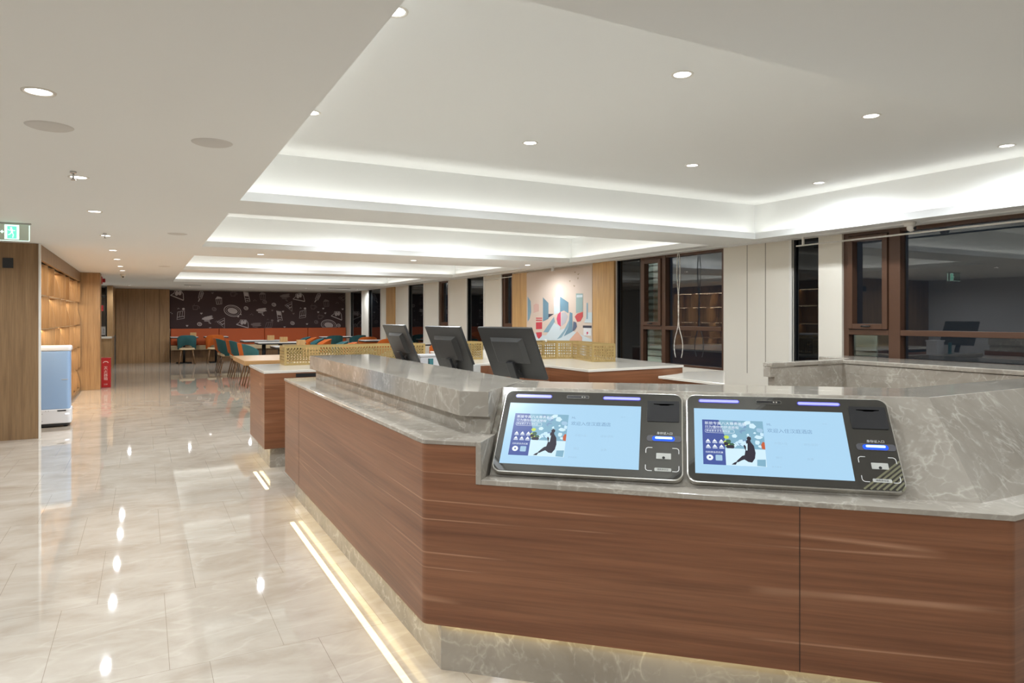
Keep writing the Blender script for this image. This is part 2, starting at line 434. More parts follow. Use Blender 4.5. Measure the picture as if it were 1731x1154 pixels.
wi = 1
for y0, y1, k in SEG:
    if k == 'p': continue
    zb = {'W': (1.05 if y1 < 5 else 0.80), 'w': 1.27, 'B': (0.80 if y1 < 9 else 0.12)}[k]
    root = bpy.data.objects.new('window_%d' % wi, None); COL.objects.link(root); root['kind'] = 'structure'; wi += 1
    X = XR
    if k == 'B':
        b = BM(); box(b, X + .05, X + .06, y0, y1, zb, 2.385); linkobj('pane', b, M['nightglass'], root)
        b = BM(); w = .02
        box(b, X + .03, X + .07, y0, y0 + w, zb, 2.385); box(b, X + .03, X + .07, y1 - w, y1, zb, 2.385)
        box(b, X + .03, X + .07, y0 + w, y1 - w, zb, zb + w); linkobj('frame', b, M['blackm'], root)
        continue
    b = BM(); box(b, X + .09, X + .094, y0, y1, zb, 2.385); linkobj('pane', b, M['pane'], root)
    b = BM(); w = .06
    box(b, X + .03, X + .12, y0, y0 + w, zb, 2.385); box(b, X + .03, X + .12, y1 - w, y1, zb, 2.385)
    box(b, X + .03, X + .12, y0 + w, y1 - w, zb, zb + (.09 if k == 'w' else .03)); box(b, X + .03, X + .12, y0 + w, y1 - w, 2.35, 2.385)
    linkobj('frame', b, M['bronze'], root, bev=.004)
    if k == 'W':
        ym = (4.17, 4.29) if y1 < 5 else (7.65, 7.73)
        b = BM(); box(b, X + .02, X + .12, ym[0], ym[1], zb, 2.385); linkobj('mullion', b, M['bronze'], root, bev=.004)
        b = BM(); box(b, X + .02, X + .118, y0 + w, ym[0], 1.31, 1.365); box(b, X + .02, X + .118, ym[1], y1 - w, 1.31, 1.365); linkobj('transom', b, M['bronze'], root, bev=.004)
        a, c = ym[1] + .005, y1 - w - .005
        b = BM(); s = .055
        box(b, X + .0, X + .088, a, a + s, 1.37, 2.345); box(b, X + .0, X + .088, c - s, c, 1.37, 2.345)
        box(b, X + .0, X + .088, a + s, c - s, 1.37, 1.37 + s); box(b, X + .0, X + .088, a + s, c - s, 2.345 - s, 2.345)
        sash = linkobj('sash', b, M['bronze'], root, bev=.004)
        b = BM(); tube(b, (X - .02, (a + c) / 2 - .05, 1.40), (X - .02, (a + c) / 2 + .05, 1.40), .008); tube(b, (X - .02, (a + c) / 2, 1.40), (X + .01, (a + c) / 2, 1.40), .008)
        linkobj('window_handle', b, M['blackm'], sash)
        if y1 < 5:
            b = BM(); box(b, X + .02, X + .118, 2.0, 2.06, zb, 1.31); box(b, X + .02, X + .118, 1.9, 2.0, 1.365, 2.35); linkobj('mullion', b, M['bronze'], root)
    else:
        b = BM(); box(b, X + .02, X + .088, y0 + .08, y0 + .14, 1.36, 2.345); box(b, X + .02, X + .088, y1 - .14, y1 - .08, 1.36, 2.345); linkobj('sash', b, M['bronze'], root)

# louvred screens standing just outside the windows
LV = mat('louvre_paint', (0.42, 0.46, 0.38), 0.6)
for (ya, yb, z1_, l) in ((8.30, 8.80, 2.5, 'pale green louvred screen outside, seen through the narrow sash of the left window'), (4.74, 5.12, 1.29, 'pale green screen outside, behind the lower left pane of the right window')):
    b = BM(); box(b, 7.11, 7.13, ya, yb, 0, z1_)
    for k in range(int(z1_ / .1)): box(b, 7.10, 7.11, ya, yb, .02 + k * .1, .07 + k * .1)
    tag(linkobj('louvred_screen', b, LV), l, 'screen')

for y_, z_, e_ in ((8.4, 2.75, 16), (8.5, .5, 6), (4.95, 1.75, 5)):  # unseen fill lights, added only to brighten the louvred screens
    ld = bpy.data.lights.new('louvre_fill_light', 'POINT'); ld.energy = e_; ld.shadow_soft_size = .05
    o = bpy.data.objects.new('louvre_fill_light', ld); COL.objects.link(o); o.location = (6.93, y_, z_)

# ------------------------------------------------------------------ ceiling fittings
def downlight(x, y, z, label, group, r=.045, power=P_SPOT, lamp=True, first=[None]):
    if first[0] is None:
        t = thing('downlight', label, 'downlight')
        b = BM(); lathe(b, [(r, 0.001), (r + .004, -.003), (r + .014, -.004), (r + .016, 0.001)], 28); linkobj('trim_ring', b, M['panelw'], t)
        b = BM(); lathe(b, [(0, -.0005), (r, -.0005), (r, .0005), (0, .0005)], 28); linkobj('lens', b, M['lens'], t)
        first[0] = t
    else: t = dup(first[0])
    t['label'] = label; t['group'] = group
    t.location = (x, y, z - .001)
    if lamp: spot(x, y, z - .02, power)
    return t
lab = {2.85: 'the near row', 4.52: 'the far row'}
xs = (0.955, 2.586, 4.215, 5.87); nm = ('leftmost', 'second from left', 'third from left', 'rightmost')
for yy in (2.85, 4.52):
    for x, n_ in zip(xs, nm):
        downlight(x, yy, ZT, 'round recessed downlight in the nearest ceiling tray, %s in %s' % (n_, lab[yy]), 'downlights in the ceiling trays')
ordn = ['nearest, at top left of the photo', 'second, beside a sprinkler head', 'third from the near end', 'fourth, beside a sprinkler head', 'fifth from the near end', 'sixth from the near end', 'seventh from the near end', 'farthest, short of the ceiling camera']
for k, y in enumerate((3.31, 5.22, 6.85, 8.83, 10.76, 12.4, 14.1, 15.4)):
    downlight(-.37, y, ZC, 'round downlight in the aisle ceiling, ' + ordn[k], 'downlights along the aisle')
for (x, y), n_ in zip(((1.49, 10.45), (3.81, 10.42), (5.9, 10.4)), ('left', 'middle', 'right')):
    downlight(x, y, ZC, 'round downlight in the ceiling beam between two trays, %s of the three' % n_, 'downlights in the ceiling beam')
far = [(-.36, 22.5), (1.21, 22.5), (2.9, 22.5), (4.54, 22.3), (6.2, 22.3), (1.95, 24.7), (3.99, 24.7), (5.9, 24.7)]
fn = ['front row far left over the aisle', 'front row second', 'front row third', 'front row fourth', 'front row far right', 'back row left, over the mural', 'back row middle, over the mural', 'back row right, over the mural']
for (x, y), n_ in zip(far, fn):
    downlight(x, y, ZC, 'small downlight in the ceiling by the doodle mural, ' + n_, 'downlights by the mural wall', lamp=y < 24)
for x, y in ((-2.5, 0.3), (-2.5, 3.3), (-2.5, 6.8), (0.3, 0.3), (2.9, .4), (5.2, .4), (-.37, 1.2), (-2.5, 9.2)):  # unseen lamps without fittings, added for more light on upright faces
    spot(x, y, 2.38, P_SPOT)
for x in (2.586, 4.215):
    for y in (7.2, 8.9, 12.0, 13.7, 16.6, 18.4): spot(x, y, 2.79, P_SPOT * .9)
# wall washer above the poster
t = thing('spotlight', 'white ceiling spotlight washing the city poster', 'spotlight', (6.42, 10.42, 2.4))
b = BM(); tube(b, (0, 0, -.02), (0, 0, 0), .03); linkobj('base', b, M['white'], t)
b = BM(); tube(b, (-.005, 0, -.015), (.012, 0, -.085), .026, .030, 16); linkobj('lamp_head', b, M['white'], t)
ld = bpy.data.lights.new('wash', 'SPOT'); ld.energy = 14; ld.spot_size = math.radians(36); ld.spot_blend = .5; ld.shadow_soft_size = .02
o = bpy.data.objects.new('wash', ld); COL.objects.link(o); o.location = (6.42, 10.42, 2.30); o.rotation_euler = (Vector((6.56, 10.42, 1.75)) - Vector((6.42, 10.42, 2.30))).to_track_quat('-Z', 'Y').to_euler()

# ceiling speakers, vents, sprinklers, cameras
for (x, y), l in (((-.393, 3.89), 'large round flush ceiling speaker near the top left downlight'), ((.312, 3.86), 'round flush ceiling speaker, faint, beside the tray edge'), ((.323, 8.28), 'small round ceiling speaker grille beyond the two large ones'), ((.326, 13.75), 'farthest small round ceiling speaker over the aisle')):
    b = BM(); lathe(b, [(0, -.006), (.088, -.006), (.097, -.002), (.1, .0005)], 36)
    o = linkobj('ceiling_speaker', b, mat('speaker_grille', (0.60, 0.58, 0.55), 0.7), loc=(x, y, 2.3995)); tag(o, l, 'speaker', 'round speakers in the aisle ceiling')
for (x, y), l in (((-.385, 5.03), 'small sprinkler head beside the second aisle downlight'), ((-.37, 8.6), 'small sprinkler head beside the fourth aisle downlight')):
    b = BM(); tube(b, (0, 0, -.012), (0, 0, 0), .018); tube(b, (0, 0, -.05), (0, 0, -.01), .006); tube(b, (0, 0, -.054), (0, 0, -.05), .014)
    o = linkobj('sprinkler_head', b, M['chrome'], loc=(x, y, 2.4)); tag(o, l, 'sprinkler', 'sprinkler heads over the aisle')
def cctv(x, y, l, s=1.0):
    t = thing('ceiling_camera', l, 'camera', (x, y, 2.4))
    b = BM(); lathe(b, [(0, 0), (.055 * s, 0), (.055 * s, -.012), (.045 * s, -.04 * s), (0, -.045 * s)], 24); linkobj('housing', b, M['panelw'], t)
    b = BM(); bmesh.ops.create_uvsphere(b, u_segments=16, v_segments=10, radius=.038 * s, matrix=Matrix.Translation((0, -.012, -.055 * s))); linkobj('dome', b, M['panelw'], t, smooth=True)
    b = BM(); tube(b, (0, -.045 * s, -.062 * s), (0, -.055 * s, -.066 * s), .016 * s); linkobj('camera_lens', b, M['black'], t)
cctv(-.385, 16.64, 'small dome camera on the aisle ceiling beyond the downlights')
cctv(6.42, 3.95, 'white dome camera on the ceiling edge above the large right window')
for (x0_, x1_, y, l) in ((1.0, 1.45, 21.4, 'dark slot air vent in the ceiling left of the mural lights'), (5.1, 5.8, 21.6, 'dark slot air vent in the ceiling right, by the last tray')):
    b = BM(); box(b, x0_, x1_, y, y + .14, 2.394, 2.401)
    for k in range(4): box(b, x0_ + .02, x1_ - .02, y + .02 + k * .03, y + .035 + k * .03, 2.391, 2.395, 1)
    tag(linkobj('air_vent', b, [M['greyplastic'], M['blackm']]), l, 'vent')
b = BM(); tube(b, (6.5, 0.8, 2.31), (6.5, 5.3, 2.297), .009); box(b, 6.49, 6.51, 3.0, 3.02, 2.30, 2.386); box(b, 6.49, 6.51, 5.2, 5.22, 2.29, 2.386); o = linkobj('conduit_pipe', b, M['panelw']); tag(o, 'thin white pipe running across the top of the right windows', 'pipe')
b = BM(); tube(b, (6.57, 12.2, 2.31), (6.57, 13.5, 2.30), .009); box(b, 6.56, 6.601, 12.9, 12.92, 2.29, 2.31); o = linkobj('conduit_pipe', b, M['panelw']); tag(o, 'short thin white pipe across the window left of the poster', 'pipe')

# exit sign
t = thing('exit_sign', 'green illuminated running man exit sign hanging from the ceiling at the left edge', 'exit sign', (-1.13, 8.05, 2.4))
b = BM(); box(b, -.28, .17, -.02, .02, -.012, 0); linkobj('mounting_rail', b, M['greyplastic'], t)
b = BM(); box(b, -.28, .155, -.004, .004, -.17, -.012); linkobj('panel', b, pane_mat('clear_acrylic', (.86, .95, .91), 1.35), t)
b = BM(); box(b, -.28, .155, -.006, .006, -.174, -.168); box(b, .152, .158, -.006, .006, -.17, -.02); linkobj('glowing_edge', b, M['greenw'], t)
b = BM(); MX = Matrix.Translation((0, -.0052, 0)) @ Matrix.Rotation(PI / 2, 4, 'X')
flat(b, [(-.04, -.16), (.075, -.16), (.075, -.02), (-.04, -.02)], MX)
linkobj('pictogram_field', b, M['greenw'], t)
b = BM(); MX = Matrix.Translation((0, -.0062, 0)) @ Matrix.Rotation(PI / 2, 4, 'X')
flat(b, [(-.018, -.152), (.055, -.152), (.055, -.035), (-.018, -.035)], MX, 0)
MX = Matrix.Translation((0, -.0070, 0)) @ Matrix.Rotation(PI / 2, 4, 'X')
flat(b, [(.012 + .009 * math.cos(a * PI / 5), -.052 + .009 * math.sin(a * PI / 5)) for a in range(10)], MX, 1)
ribbon(b, [(.014, -.062), (.020, -.095)], .016, MX, 1)
ribbon(b, [(.016, -.066), (-.004, -.076), (-.012, -.066)], .007, MX, 1); ribbon(b, [(.018, -.066), (.034, -.078), (.044, -.072)], .007, MX, 1)
ribbon(b, [(.018, -.092), (.002, -.112), (-.012, -.118)], .008, MX, 1); ribbon(b, [(.020, -.092), (.030, -.118), (.024, -.145)], .008, MX, 1)
flat(b, [(-.075, -.09), (-.055, -.072), (-.055, -.083), (-.045, -.083), (-.045, -.097), (-.055, -.097), (-.055, -.108)], MX, 1)
linkobj('running_man', b, [M['green'], M['greenw']], t)

# ------------------------------------------------------------------ reception counter
Cx, Cy = 1.045, 2.737
D = Vector((0.72094, -0.69300)); N2 = Vector((0.69300, 0.72094))
def so(s, o_): return (Cx + D.x * s + N2.x * o_, Cy + D.y * s + N2.y * o_)
rc = thing('reception_counter', 'long walnut and grey marble hotel reception counter with lit plinth, in the foreground', 'counter', (0, 0, 0))
front = [(Cx, 5.97), (Cx, Cy), (2.599, 1.244), (4.7, 1.244)]
fr = round_path(front, {1: .045, 2: .045})
body = fr + [(4.7, 1.93), (3.1, 1.90), (1.86, 2.98), (1.73, 3.14), (1.73, 5.97)]
b = BM(); prism(b, body, .20, .805); linkobj('wood_cladding', b, M['walnut'], rc)
up = round_path([(Cx, 5.97), (Cx, Cy), so(.235, 0)], {1: .045}) + [so(.235, .68), (1.73, 3.14), (1.73, 5.97)]
b = BM(); prism(b, up, .805, .962); linkobj('wood_cladding', b, M['walnut'], rc)
up2 = round_path([(Cx - .006, 5.985), (Cx - .006, Cy - .004), so(.235, -.006)], {1: .05}) + [so(.235, .68), (1.73, 3.14), (1.73, 5.985)]
b = BM(); prism(b, up2, .962, .981); linkobj('marble_ledge', b, M['marble'], rc, bev=.003)
b = BM(); prism(b, [(1.285, 5.9), (1.285, 2.83), so(.155, .195), so(.235, .195), so(.235, .68), (1.73, 3.14), (1.73, 5.9)], .981, 1.06); linkobj('riser', b, M['marble'], rc)
b = BM(); prism(b, [(1.237, 5.91), (1.237, 2.787), so(.102, .168), so(.2355, .168), so(.2355, .70), (1.83, 3.00), (1.75, 3.12), (1.75, 5.91)], 1.06, 1.17); linkobj('upper_worktop', b, M['marble'], rc, bev=.003)
# cheek beside the ticket machines
b = BM()
prof = [(-.006, .805), (-.006, .981), (.215, .981), (.390, 1.17), (.70, 1.17), (.70, .805)]
A = [b.verts.new((*so(.235, o_), z)) for o_, z in prof]; B = [b.verts.new((*so(.258, o_), z)) for o_, z in prof]
b.faces.new(A); b.faces.new(B[::-1])
for i in range(len(prof)): b.faces.new((A[i], B[i], B[(i + 1) % 6], A[(i + 1) % 6]))
linkobj('marble_cheek', b, M['marble'], rc, bev=.002)
# sloping marble console
st = [
 [so(.258, -.006), so(.258, -.006), so(.265, .088), so(.243, .388), so(.258, .70), so(.258, .70)],
 [(2.601, 1.238), (2.601, 1.238), (2.663, 1.375), (2.825, 1.658), (3.1, 1.93), (3.1, 1.93)],
 [(4.7, 1.238), (4.7, 1.238), (4.7, 1.352), (4.7, 1.690), (4.7, 1.95), (4.7, 1.95)]]
zz = [.805, .826, .826, 1.17, 1.17, .805]
b = BM(); V = [[b.verts.new((*p, z)) for p, z in zip(s_, zz)] for s_ in st]
b.faces.new(V[0]); b.faces.new(V[2][::-1])
for k in range(2):
    for i in range(6):
        j = (i + 1) % 6
        b.faces.new((V[k][i], V[k + 1][i], V[k + 1][j], V[k][j]))
linkobj('sloped_console', b, M['marble'], rc, bev=.0025)
# plinth and led
pl = [(1.114, 5.90), (1.114, 2.710), (1.114, 2.710), (2.62, 1.285), (4.7, 1.285), (4.7, 1.85), (1.7, 3.0), (1.7, 5.90)]
pl = [pl[0], pl[1]] + pl[3:]
b = BM(); prism(b, pl, 0, .2); linkobj('plinth', b, M['marble'], rc)
b = BM()
box(b, Cx - .0006, Cx + .001, 5.3885, 5.3915, .2, .962); linkobj('panel_joint', b, M['blackm'], rc); b = BM()
p = so(1.483, 0); Mz = Matrix.Translation((p[0], p[1], 0)) @ Matrix.Rotation(math.atan2(D.y, D.x), 4, 'Z')
prism(b, [(-.0012, -.0006), (.0012, -.0006), (.0012, .001), (-.0012, .001)], .2, .805, 0, Mz)
linkobj('panel_joint', b, M['blackm'], rc)
def led_path(parent, pts, z, w=.036):
    b = BM()
    for a, c in zip(pts, pts[1:]):
        a, c = Vector(a), Vector(c); d = (c - a).normalized(); q = Vector((-d.y, d.x)) * w / 2
        prism(b, [tuple(a + q), tuple(a - q), tuple(c - q), tuple(c + q)], z, z + .002)
    return linkobj('led_strip', b, M['led'], parent)
led_path(rc, [(1.080, 5.85), (1.080, 2.76)], .1990)
led_path(rc, [so(.07, .0155), so(2.13, .0155)], .1990, .012)
led_path(rc, [(2.66, 1.265), (4.6, 1.265)], .1990, .014)

# staff desk behind the counter
sd = thing('staff_desk', 'low staff desk hidden behind the raised marble counter, carrying the monitors', 'desk', (0, 0, 0))
b = BM(); prism(b, [(1.76, 6.5), (1.76, 3.25), (1.95, 3.05), (3.1, 2.0), (3.5, 2.3), (2.85, 3.35), (2.85, 6.5)], .87, .90); linkobj('desktop', b, M['cream'], sd)
b = BM(); prism(b, [(1.76, 5.75), (1.76, 3.3), (2.0, 3.1), (2.3, 3.45), (2.3, 5.75)], 0.0, .87); linkobj('cabinet', b, M['walnut'], sd)

# ------------------------------------------------------------------ check-in kiosks
NN = Vector((-.49438, -.55503, .66898)).normalized(); UU = Vector((.74691, -.66492, 0)).normalized(); VV = NN.cross(UU).normalized()
if VV.z < 0: VV = -VV
P0 = Vector((1.286, 2.585, .852))
KM = {}
def kmat(k, c, s=1.0):
    if k not in KM: KM[k] = emat('screen_' + k, c, s)
    return KM[k]
SKY = kmat('sky', (0.40, 0.64, 0.84)); SKY2 = kmat('sky_light', (0.58, 0.79, 0.96)); INK = kmat('ink', (0.19, 0.32, 0.50)); INK2 = kmat('ink_pale', (0.36, 0.55, 0.72))
NAVY = kmat('navy', (0.065, 0.10, 0.33)); MIST = kmat('mist', (0.22, 0.42, 0.55)); SNOW = kmat('snow', (0.62, 0.82, 0.93)); COAT = kmat('coat', (0.035, 0.03, 0.045))
RED = kmat('red', (0.55, 0.12, 0.05)); LEAF = kmat('leaf', (0.06, 0.14, 0.09)); WHT = kmat('white', (0.85, 0.93, 1.0)); YEL = kmat('lime', (0.55, 0.70, 0.10))
SMAT = [SKY, SKY2, INK, INK2, NAVY, MIST, SNOW, COAT, RED, LEAF, WHT, YEL]
def kiosk(origin, label, sticker):
    t = thing('check_in_kiosk', label, 'kiosk', origin, 0, 'check-in kiosks on the marble console')
    R3 = Matrix((UU, VV, NN)).transposed()
    t.rotation_euler = R3.to_euler()
    W_, H_ = .79, .420
    b = BM(); prism(b, rrect(0, W_, 0, H_, .038, 8), -.028, -.002); linkobj('rim', b, M['silver'], t, bev=.004)
    b = BM(); prism(b, rrect(.006, W_ - .006, .006, H_ - .006, .034, 8), -.003, .0005); linkobj('glass_face', b, M['glassb'], t)
    Z = lambda z: Matrix.Translation((0, 0, z))
    b = BM()
    flat(b, [(.032, .038), (.614, .038), (.614, .347), (.032, .347)], Z(.0010), 0)
    # picture on the screen
    flat(b, [(.064, .079), (.304, .079), (.304, .291), (.064, .291)], Z(.0014), 5)
    flat(b, [(.064, .079), (.151, .079), (.151, .215), (.13, .291), (.064, .291)], Z(.0016), 4)
    flat(b, [(.151, .079), (.304, .079), (.304, .157), (.151, .157)], Z(.0016), 6)
    random.seed(3)
    for k in range(26):
        x = random.uniform(.18, .30); y = random.uniform(.165, .285); r_ = random.uniform(.006, .018)
        flat(b, [(min(.303, max(.153, x + r_ * math.cos(a) * random.uniform(.6, 1.2))), min(.290, max(.158, y + r_ * math.sin(a) * random.uniform(.5, 1)))) for a in [i * PI / 3 for i in range(6)]], Z(.00165 + k * 2e-6), random.choice((6, 5, 3, 1, 2)))
    for k in range(9):
        x = random.uniform(.155, .18); y = random.uniform(.16, .215); r_ = .011
        flat(b, [(x + r_ * math.cos(a), y + r_ * .8 * math.sin(a)) for a in [i * PI / 3 for i in range(6)]], Z(.00172 + k * 2e-6), random.choice((9, 9, 11, 7)) )
    flat(b, [(.292, .160), (.304, .158), (.304, .190), (.297, .193), (.290, .180)], Z(.00178), 8)
    # seated figure
    flat(b, [(.222, .120), (.228, .150), (.236, .172), (.232, .190), (.240, .205), (.248, .205), (.251, .190), (.262, .172), (.266, .140), (.262, .115), (.25, .096), (.236, .098), (.222, .108)], Z(.0018), 7)
    flat(b, [(.224, .128), (.214, .124), (.192, .100), (.196, .094), (.212, .104), (.230, .112)], Z(.00181), 7)
    flat(b, [(.190, .096), (.196, .102), (.190, .083), (.172, .083), (.182, .092)], Z(.00181), 7)
    flat(b, [(.236, .200), (.238, .215), (.249, .218), (.254, .206), (.250, .200)], Z(.00182), 6)
    flat(b, [(.245 + .0085 * math.cos(a * PI / 6), .206 + .010 * math.sin(a * PI / 6)) for a in range(12)], Z(.00184), 7)
    flat(b, [(.228, .150), (.222, .172), (.226, .176), (.236, .160)], Z(.00185), 7)
    flat(b, [(.232, .176), (.238, .184), (.236, .150), (.230, .150)], Z(.00186), 6)
    flat(b, [(.268, .082), (.300, .080), (.302, .112), (.270, .110)], Z(.00181), 5)
    for (x, y) in ((.255, .087), (.2, .084), (.23, .086)): flat(b, [(x - .014, y - .005), (x + .012, y - .006), (x + .006, y + .010), (x - .008, y + .008)], Z(.00183), 6)
    text_into(b, '新旅专属八大尊贵礼遇', .0165, Matrix.Translation((.074, .268, .0020)), 10)
    text_into(b, '只为懂你的舒适旅程', .0150, Matrix.Translation((.074, .250, .0020)), 10)
    text_into(b, '更省更多多专属权益', .0105, Matrix.Translation((.079, .233, .0020)), 10)
    ribbon(b, rrect(.075, .19, .228, .245, .006, 3), .0012, Z(.0019), 10, True)
    for r_ in range(2):
        for c_ in range(3):
            x = .076 + c_ * .026; y = .185 - r_ * .025
            flat(b, [(x, y), (x + .018, y), (x + .009, y + .013)], Z(.0019), 10); flat(b, [(x, y - .006), (x + .019, y - .006), (x + .019, y - .003), (x, y - .003)], Z(.0019), 10)
    text_into(b, '扫码享会员优惠', .0098, Matrix.Translation((.074, .132, .0020)), 10)
    flat(b, [(.090 + .013 * math.cos(a * PI / 9), .111 + .013 * math.sin(a * PI / 9)) for a in range(18)], Z(.0019), 10)
    flat(b, [(.090 + .004 * math.cos(a * PI / 6), .111 + .004 * math.sin(a * PI / 6)) for a in range(12)], Z(.0020), 4)
    flat(b, rrect(.112, .138, .098, .124, .003, 2), Z(.0019), 3)
    text_into(b, 'Hi,', .016, Matrix.Translation((.318, .272, .0020)), 2)
    text_into(b, '欢迎入住汉庭酒店', .0215, Matrix.Translation((.318, .240, .0020)), 2)
    text_into(b, '办理入住', .0125, Matrix.Translation((.340, .184, .0020)), 3)
    text_into(b, '续住/退房', .0125, Matrix.Translation((.450, .184, .0020)), 3)
    text_into(b, '预订', .0125, Matrix.Translation((.340, .118, .0020)), 3)
    text_into(b, '发票', .0125, Matrix.Translation((.455, .118, .0020)), 3)
    text_into(b, '更多服务', .009, Matrix.Translation((.322, .078, .0020)), 3)
    text_into(b, '中文', .010, Matrix.Translation((.530, .284, .0020)), 3)
    linkobj('screen', b, SMAT, t)
    for x0_, x1_ in ((.055, .215), (.450, .608)):
        b = BM(); prism(b, rrect(x0_ - .004, x1_ + .004, .376, .396, .0099, 5), -.001, .0014); prism(b, rrect(x0_, x1_, .380, .392, .0059, 5), .0014, .0024, 1); linkobj('light_bar', b, [mat('bar_bed', (.05, .05, .25), .3, emit=(.05, .05, .3), es=.6) if 'bar_bed' not in bpy.data.materials else bpy.data.materials['bar_bed'], M['purple']], t)
    b = BM(); prism(b, rrect(.285, .385, .378, .396, .006, 4), -.001, .0022)
    for x in (.355, .366): prism(b, [(x + .0035 * math.cos(a), .387 + .0035 * math.sin(a)) for a in [i * PI / 5 for i in range(10)]], .0022, .003, 1)
    ribbon(b, rrect(.286, .384, .379, .395, .005, 3), .001, Z(.0024), 1, True)
    linkobj('camera_bar', b, [M['black'], M['silver']], t)
    b = BM(); prism(b, rrect(.640, .775, .272, .378, .006, 3), -.001, .0035)
    prism(b, [(.667, .362), (.752, .362), (.752, .359), (.735, .357), (.728, .354), (.695, .354), (.688, .357), (.667, .359)], .0035, .0040, 1)
    linkobj('printer_door', b, [mat('printer_plastic', (0.022, 0.022, 0.024), .3) if 'printer_plastic' not in bpy.data.materials else bpy.data.materials['printer_plastic'], mat('slot_black', (0, 0, 0), .9, .0) if 'slot_black' not in bpy.data.materials else bpy.data.materials['slot_black']], t, bev=.0012)
    b = BM(); prism(b, rrect(.642, .782, .174, .204, .012, 5), -.001, .0022); prism(b, rrect(.664, .756, .177, .200, .010, 4), .0022, .003, 1); prism(b, rrect(.676, .746, .187, .197, .0045, 4), .003, .0036, 2)
    linkobj('card_reader', b, [M['shell'], M['blueglow'], M['bluewhite']], t)
    b = BM()
    if 'white_print' not in bpy.data.materials: mat('white_print', (.7, .7, .68), .4)
    WP = bpy.data.materials['white_print']
    text_into(b, '身份证入口', .013, Matrix.Translation((.682, .211, .0012)), 0)
    for cx_, cy_, sx, sy in ((.640, .145, 1, -1), (.784, .145, -1, -1), (.640, .038, 1, 1), (.784, .038, -1, 1)):
        pts = [(cx_, cy_ + sy * .026), (cx_, cy_ + sy * .009), (cx_ + sx * .003, cy_ + sy * .003), (cx_ + sx * .009, cy_), (cx_ + sx * .026, cy_)]
        if cx_ > .75: pts = [(p_[0] - .012, p_[1]) for p_ in pts]
        b2 = BM(); ribbon(b2, pts, .0028, Z(.0014), 0); linkobj('scan_frame_corner', b2, WP, t)
    linkobj('printed_lettering', b, WP, t)
    b = BM(); prism(b, rrect(.682, .741, .093, .120, .002, 2), 0, .0020); prism(b, [(.7115 + .006 * math.cos(a), .099 + .006 * math.sin(a)) for a in [i * PI / 6 for i in range(12)]], .002, .0026, 1)
    linkobj('card_cradle', b, [mat('cradle', (.5, .5, .46), .3) if 'cradle' not in bpy.data.materials else bpy.data.materials['cradle'], M['black']], t)
    b = BM(); prism(b, rrect(.676, .742, .037, .052, .004, 3), 0, .0018); text_into(b, '请刷身份证', .009, Matrix.Translation((.686, .0415, .0024)), 1)
    linkobj('id_label', b, [bpy.data.materials['cradle'], M['black']], t)
    if sticker:
        b = BM()
        for k in range(9):
            o_ = k * .0175
            a0, a1 = (.640 + o_ * 1.25, .007), (.7835, .131 - o_ * 1.02)
            if a1[1] < .02: continue
            w = .0072
            ribbon(b, [a0, a1], w, Z(.0009 + k * 1e-6), 0)
        linkobj('striped_sticker', b, mat('olive_stripe', (.16, .15, .085), .35), t)
    return t
kiosk(P0, 'left check-in kiosk with blue touch screen on the marble console, nearest the monitors', False)
kiosk(P0 + UU * .803, 'right check-in kiosk with blue touch screen and olive striped sticker on its corner', True)

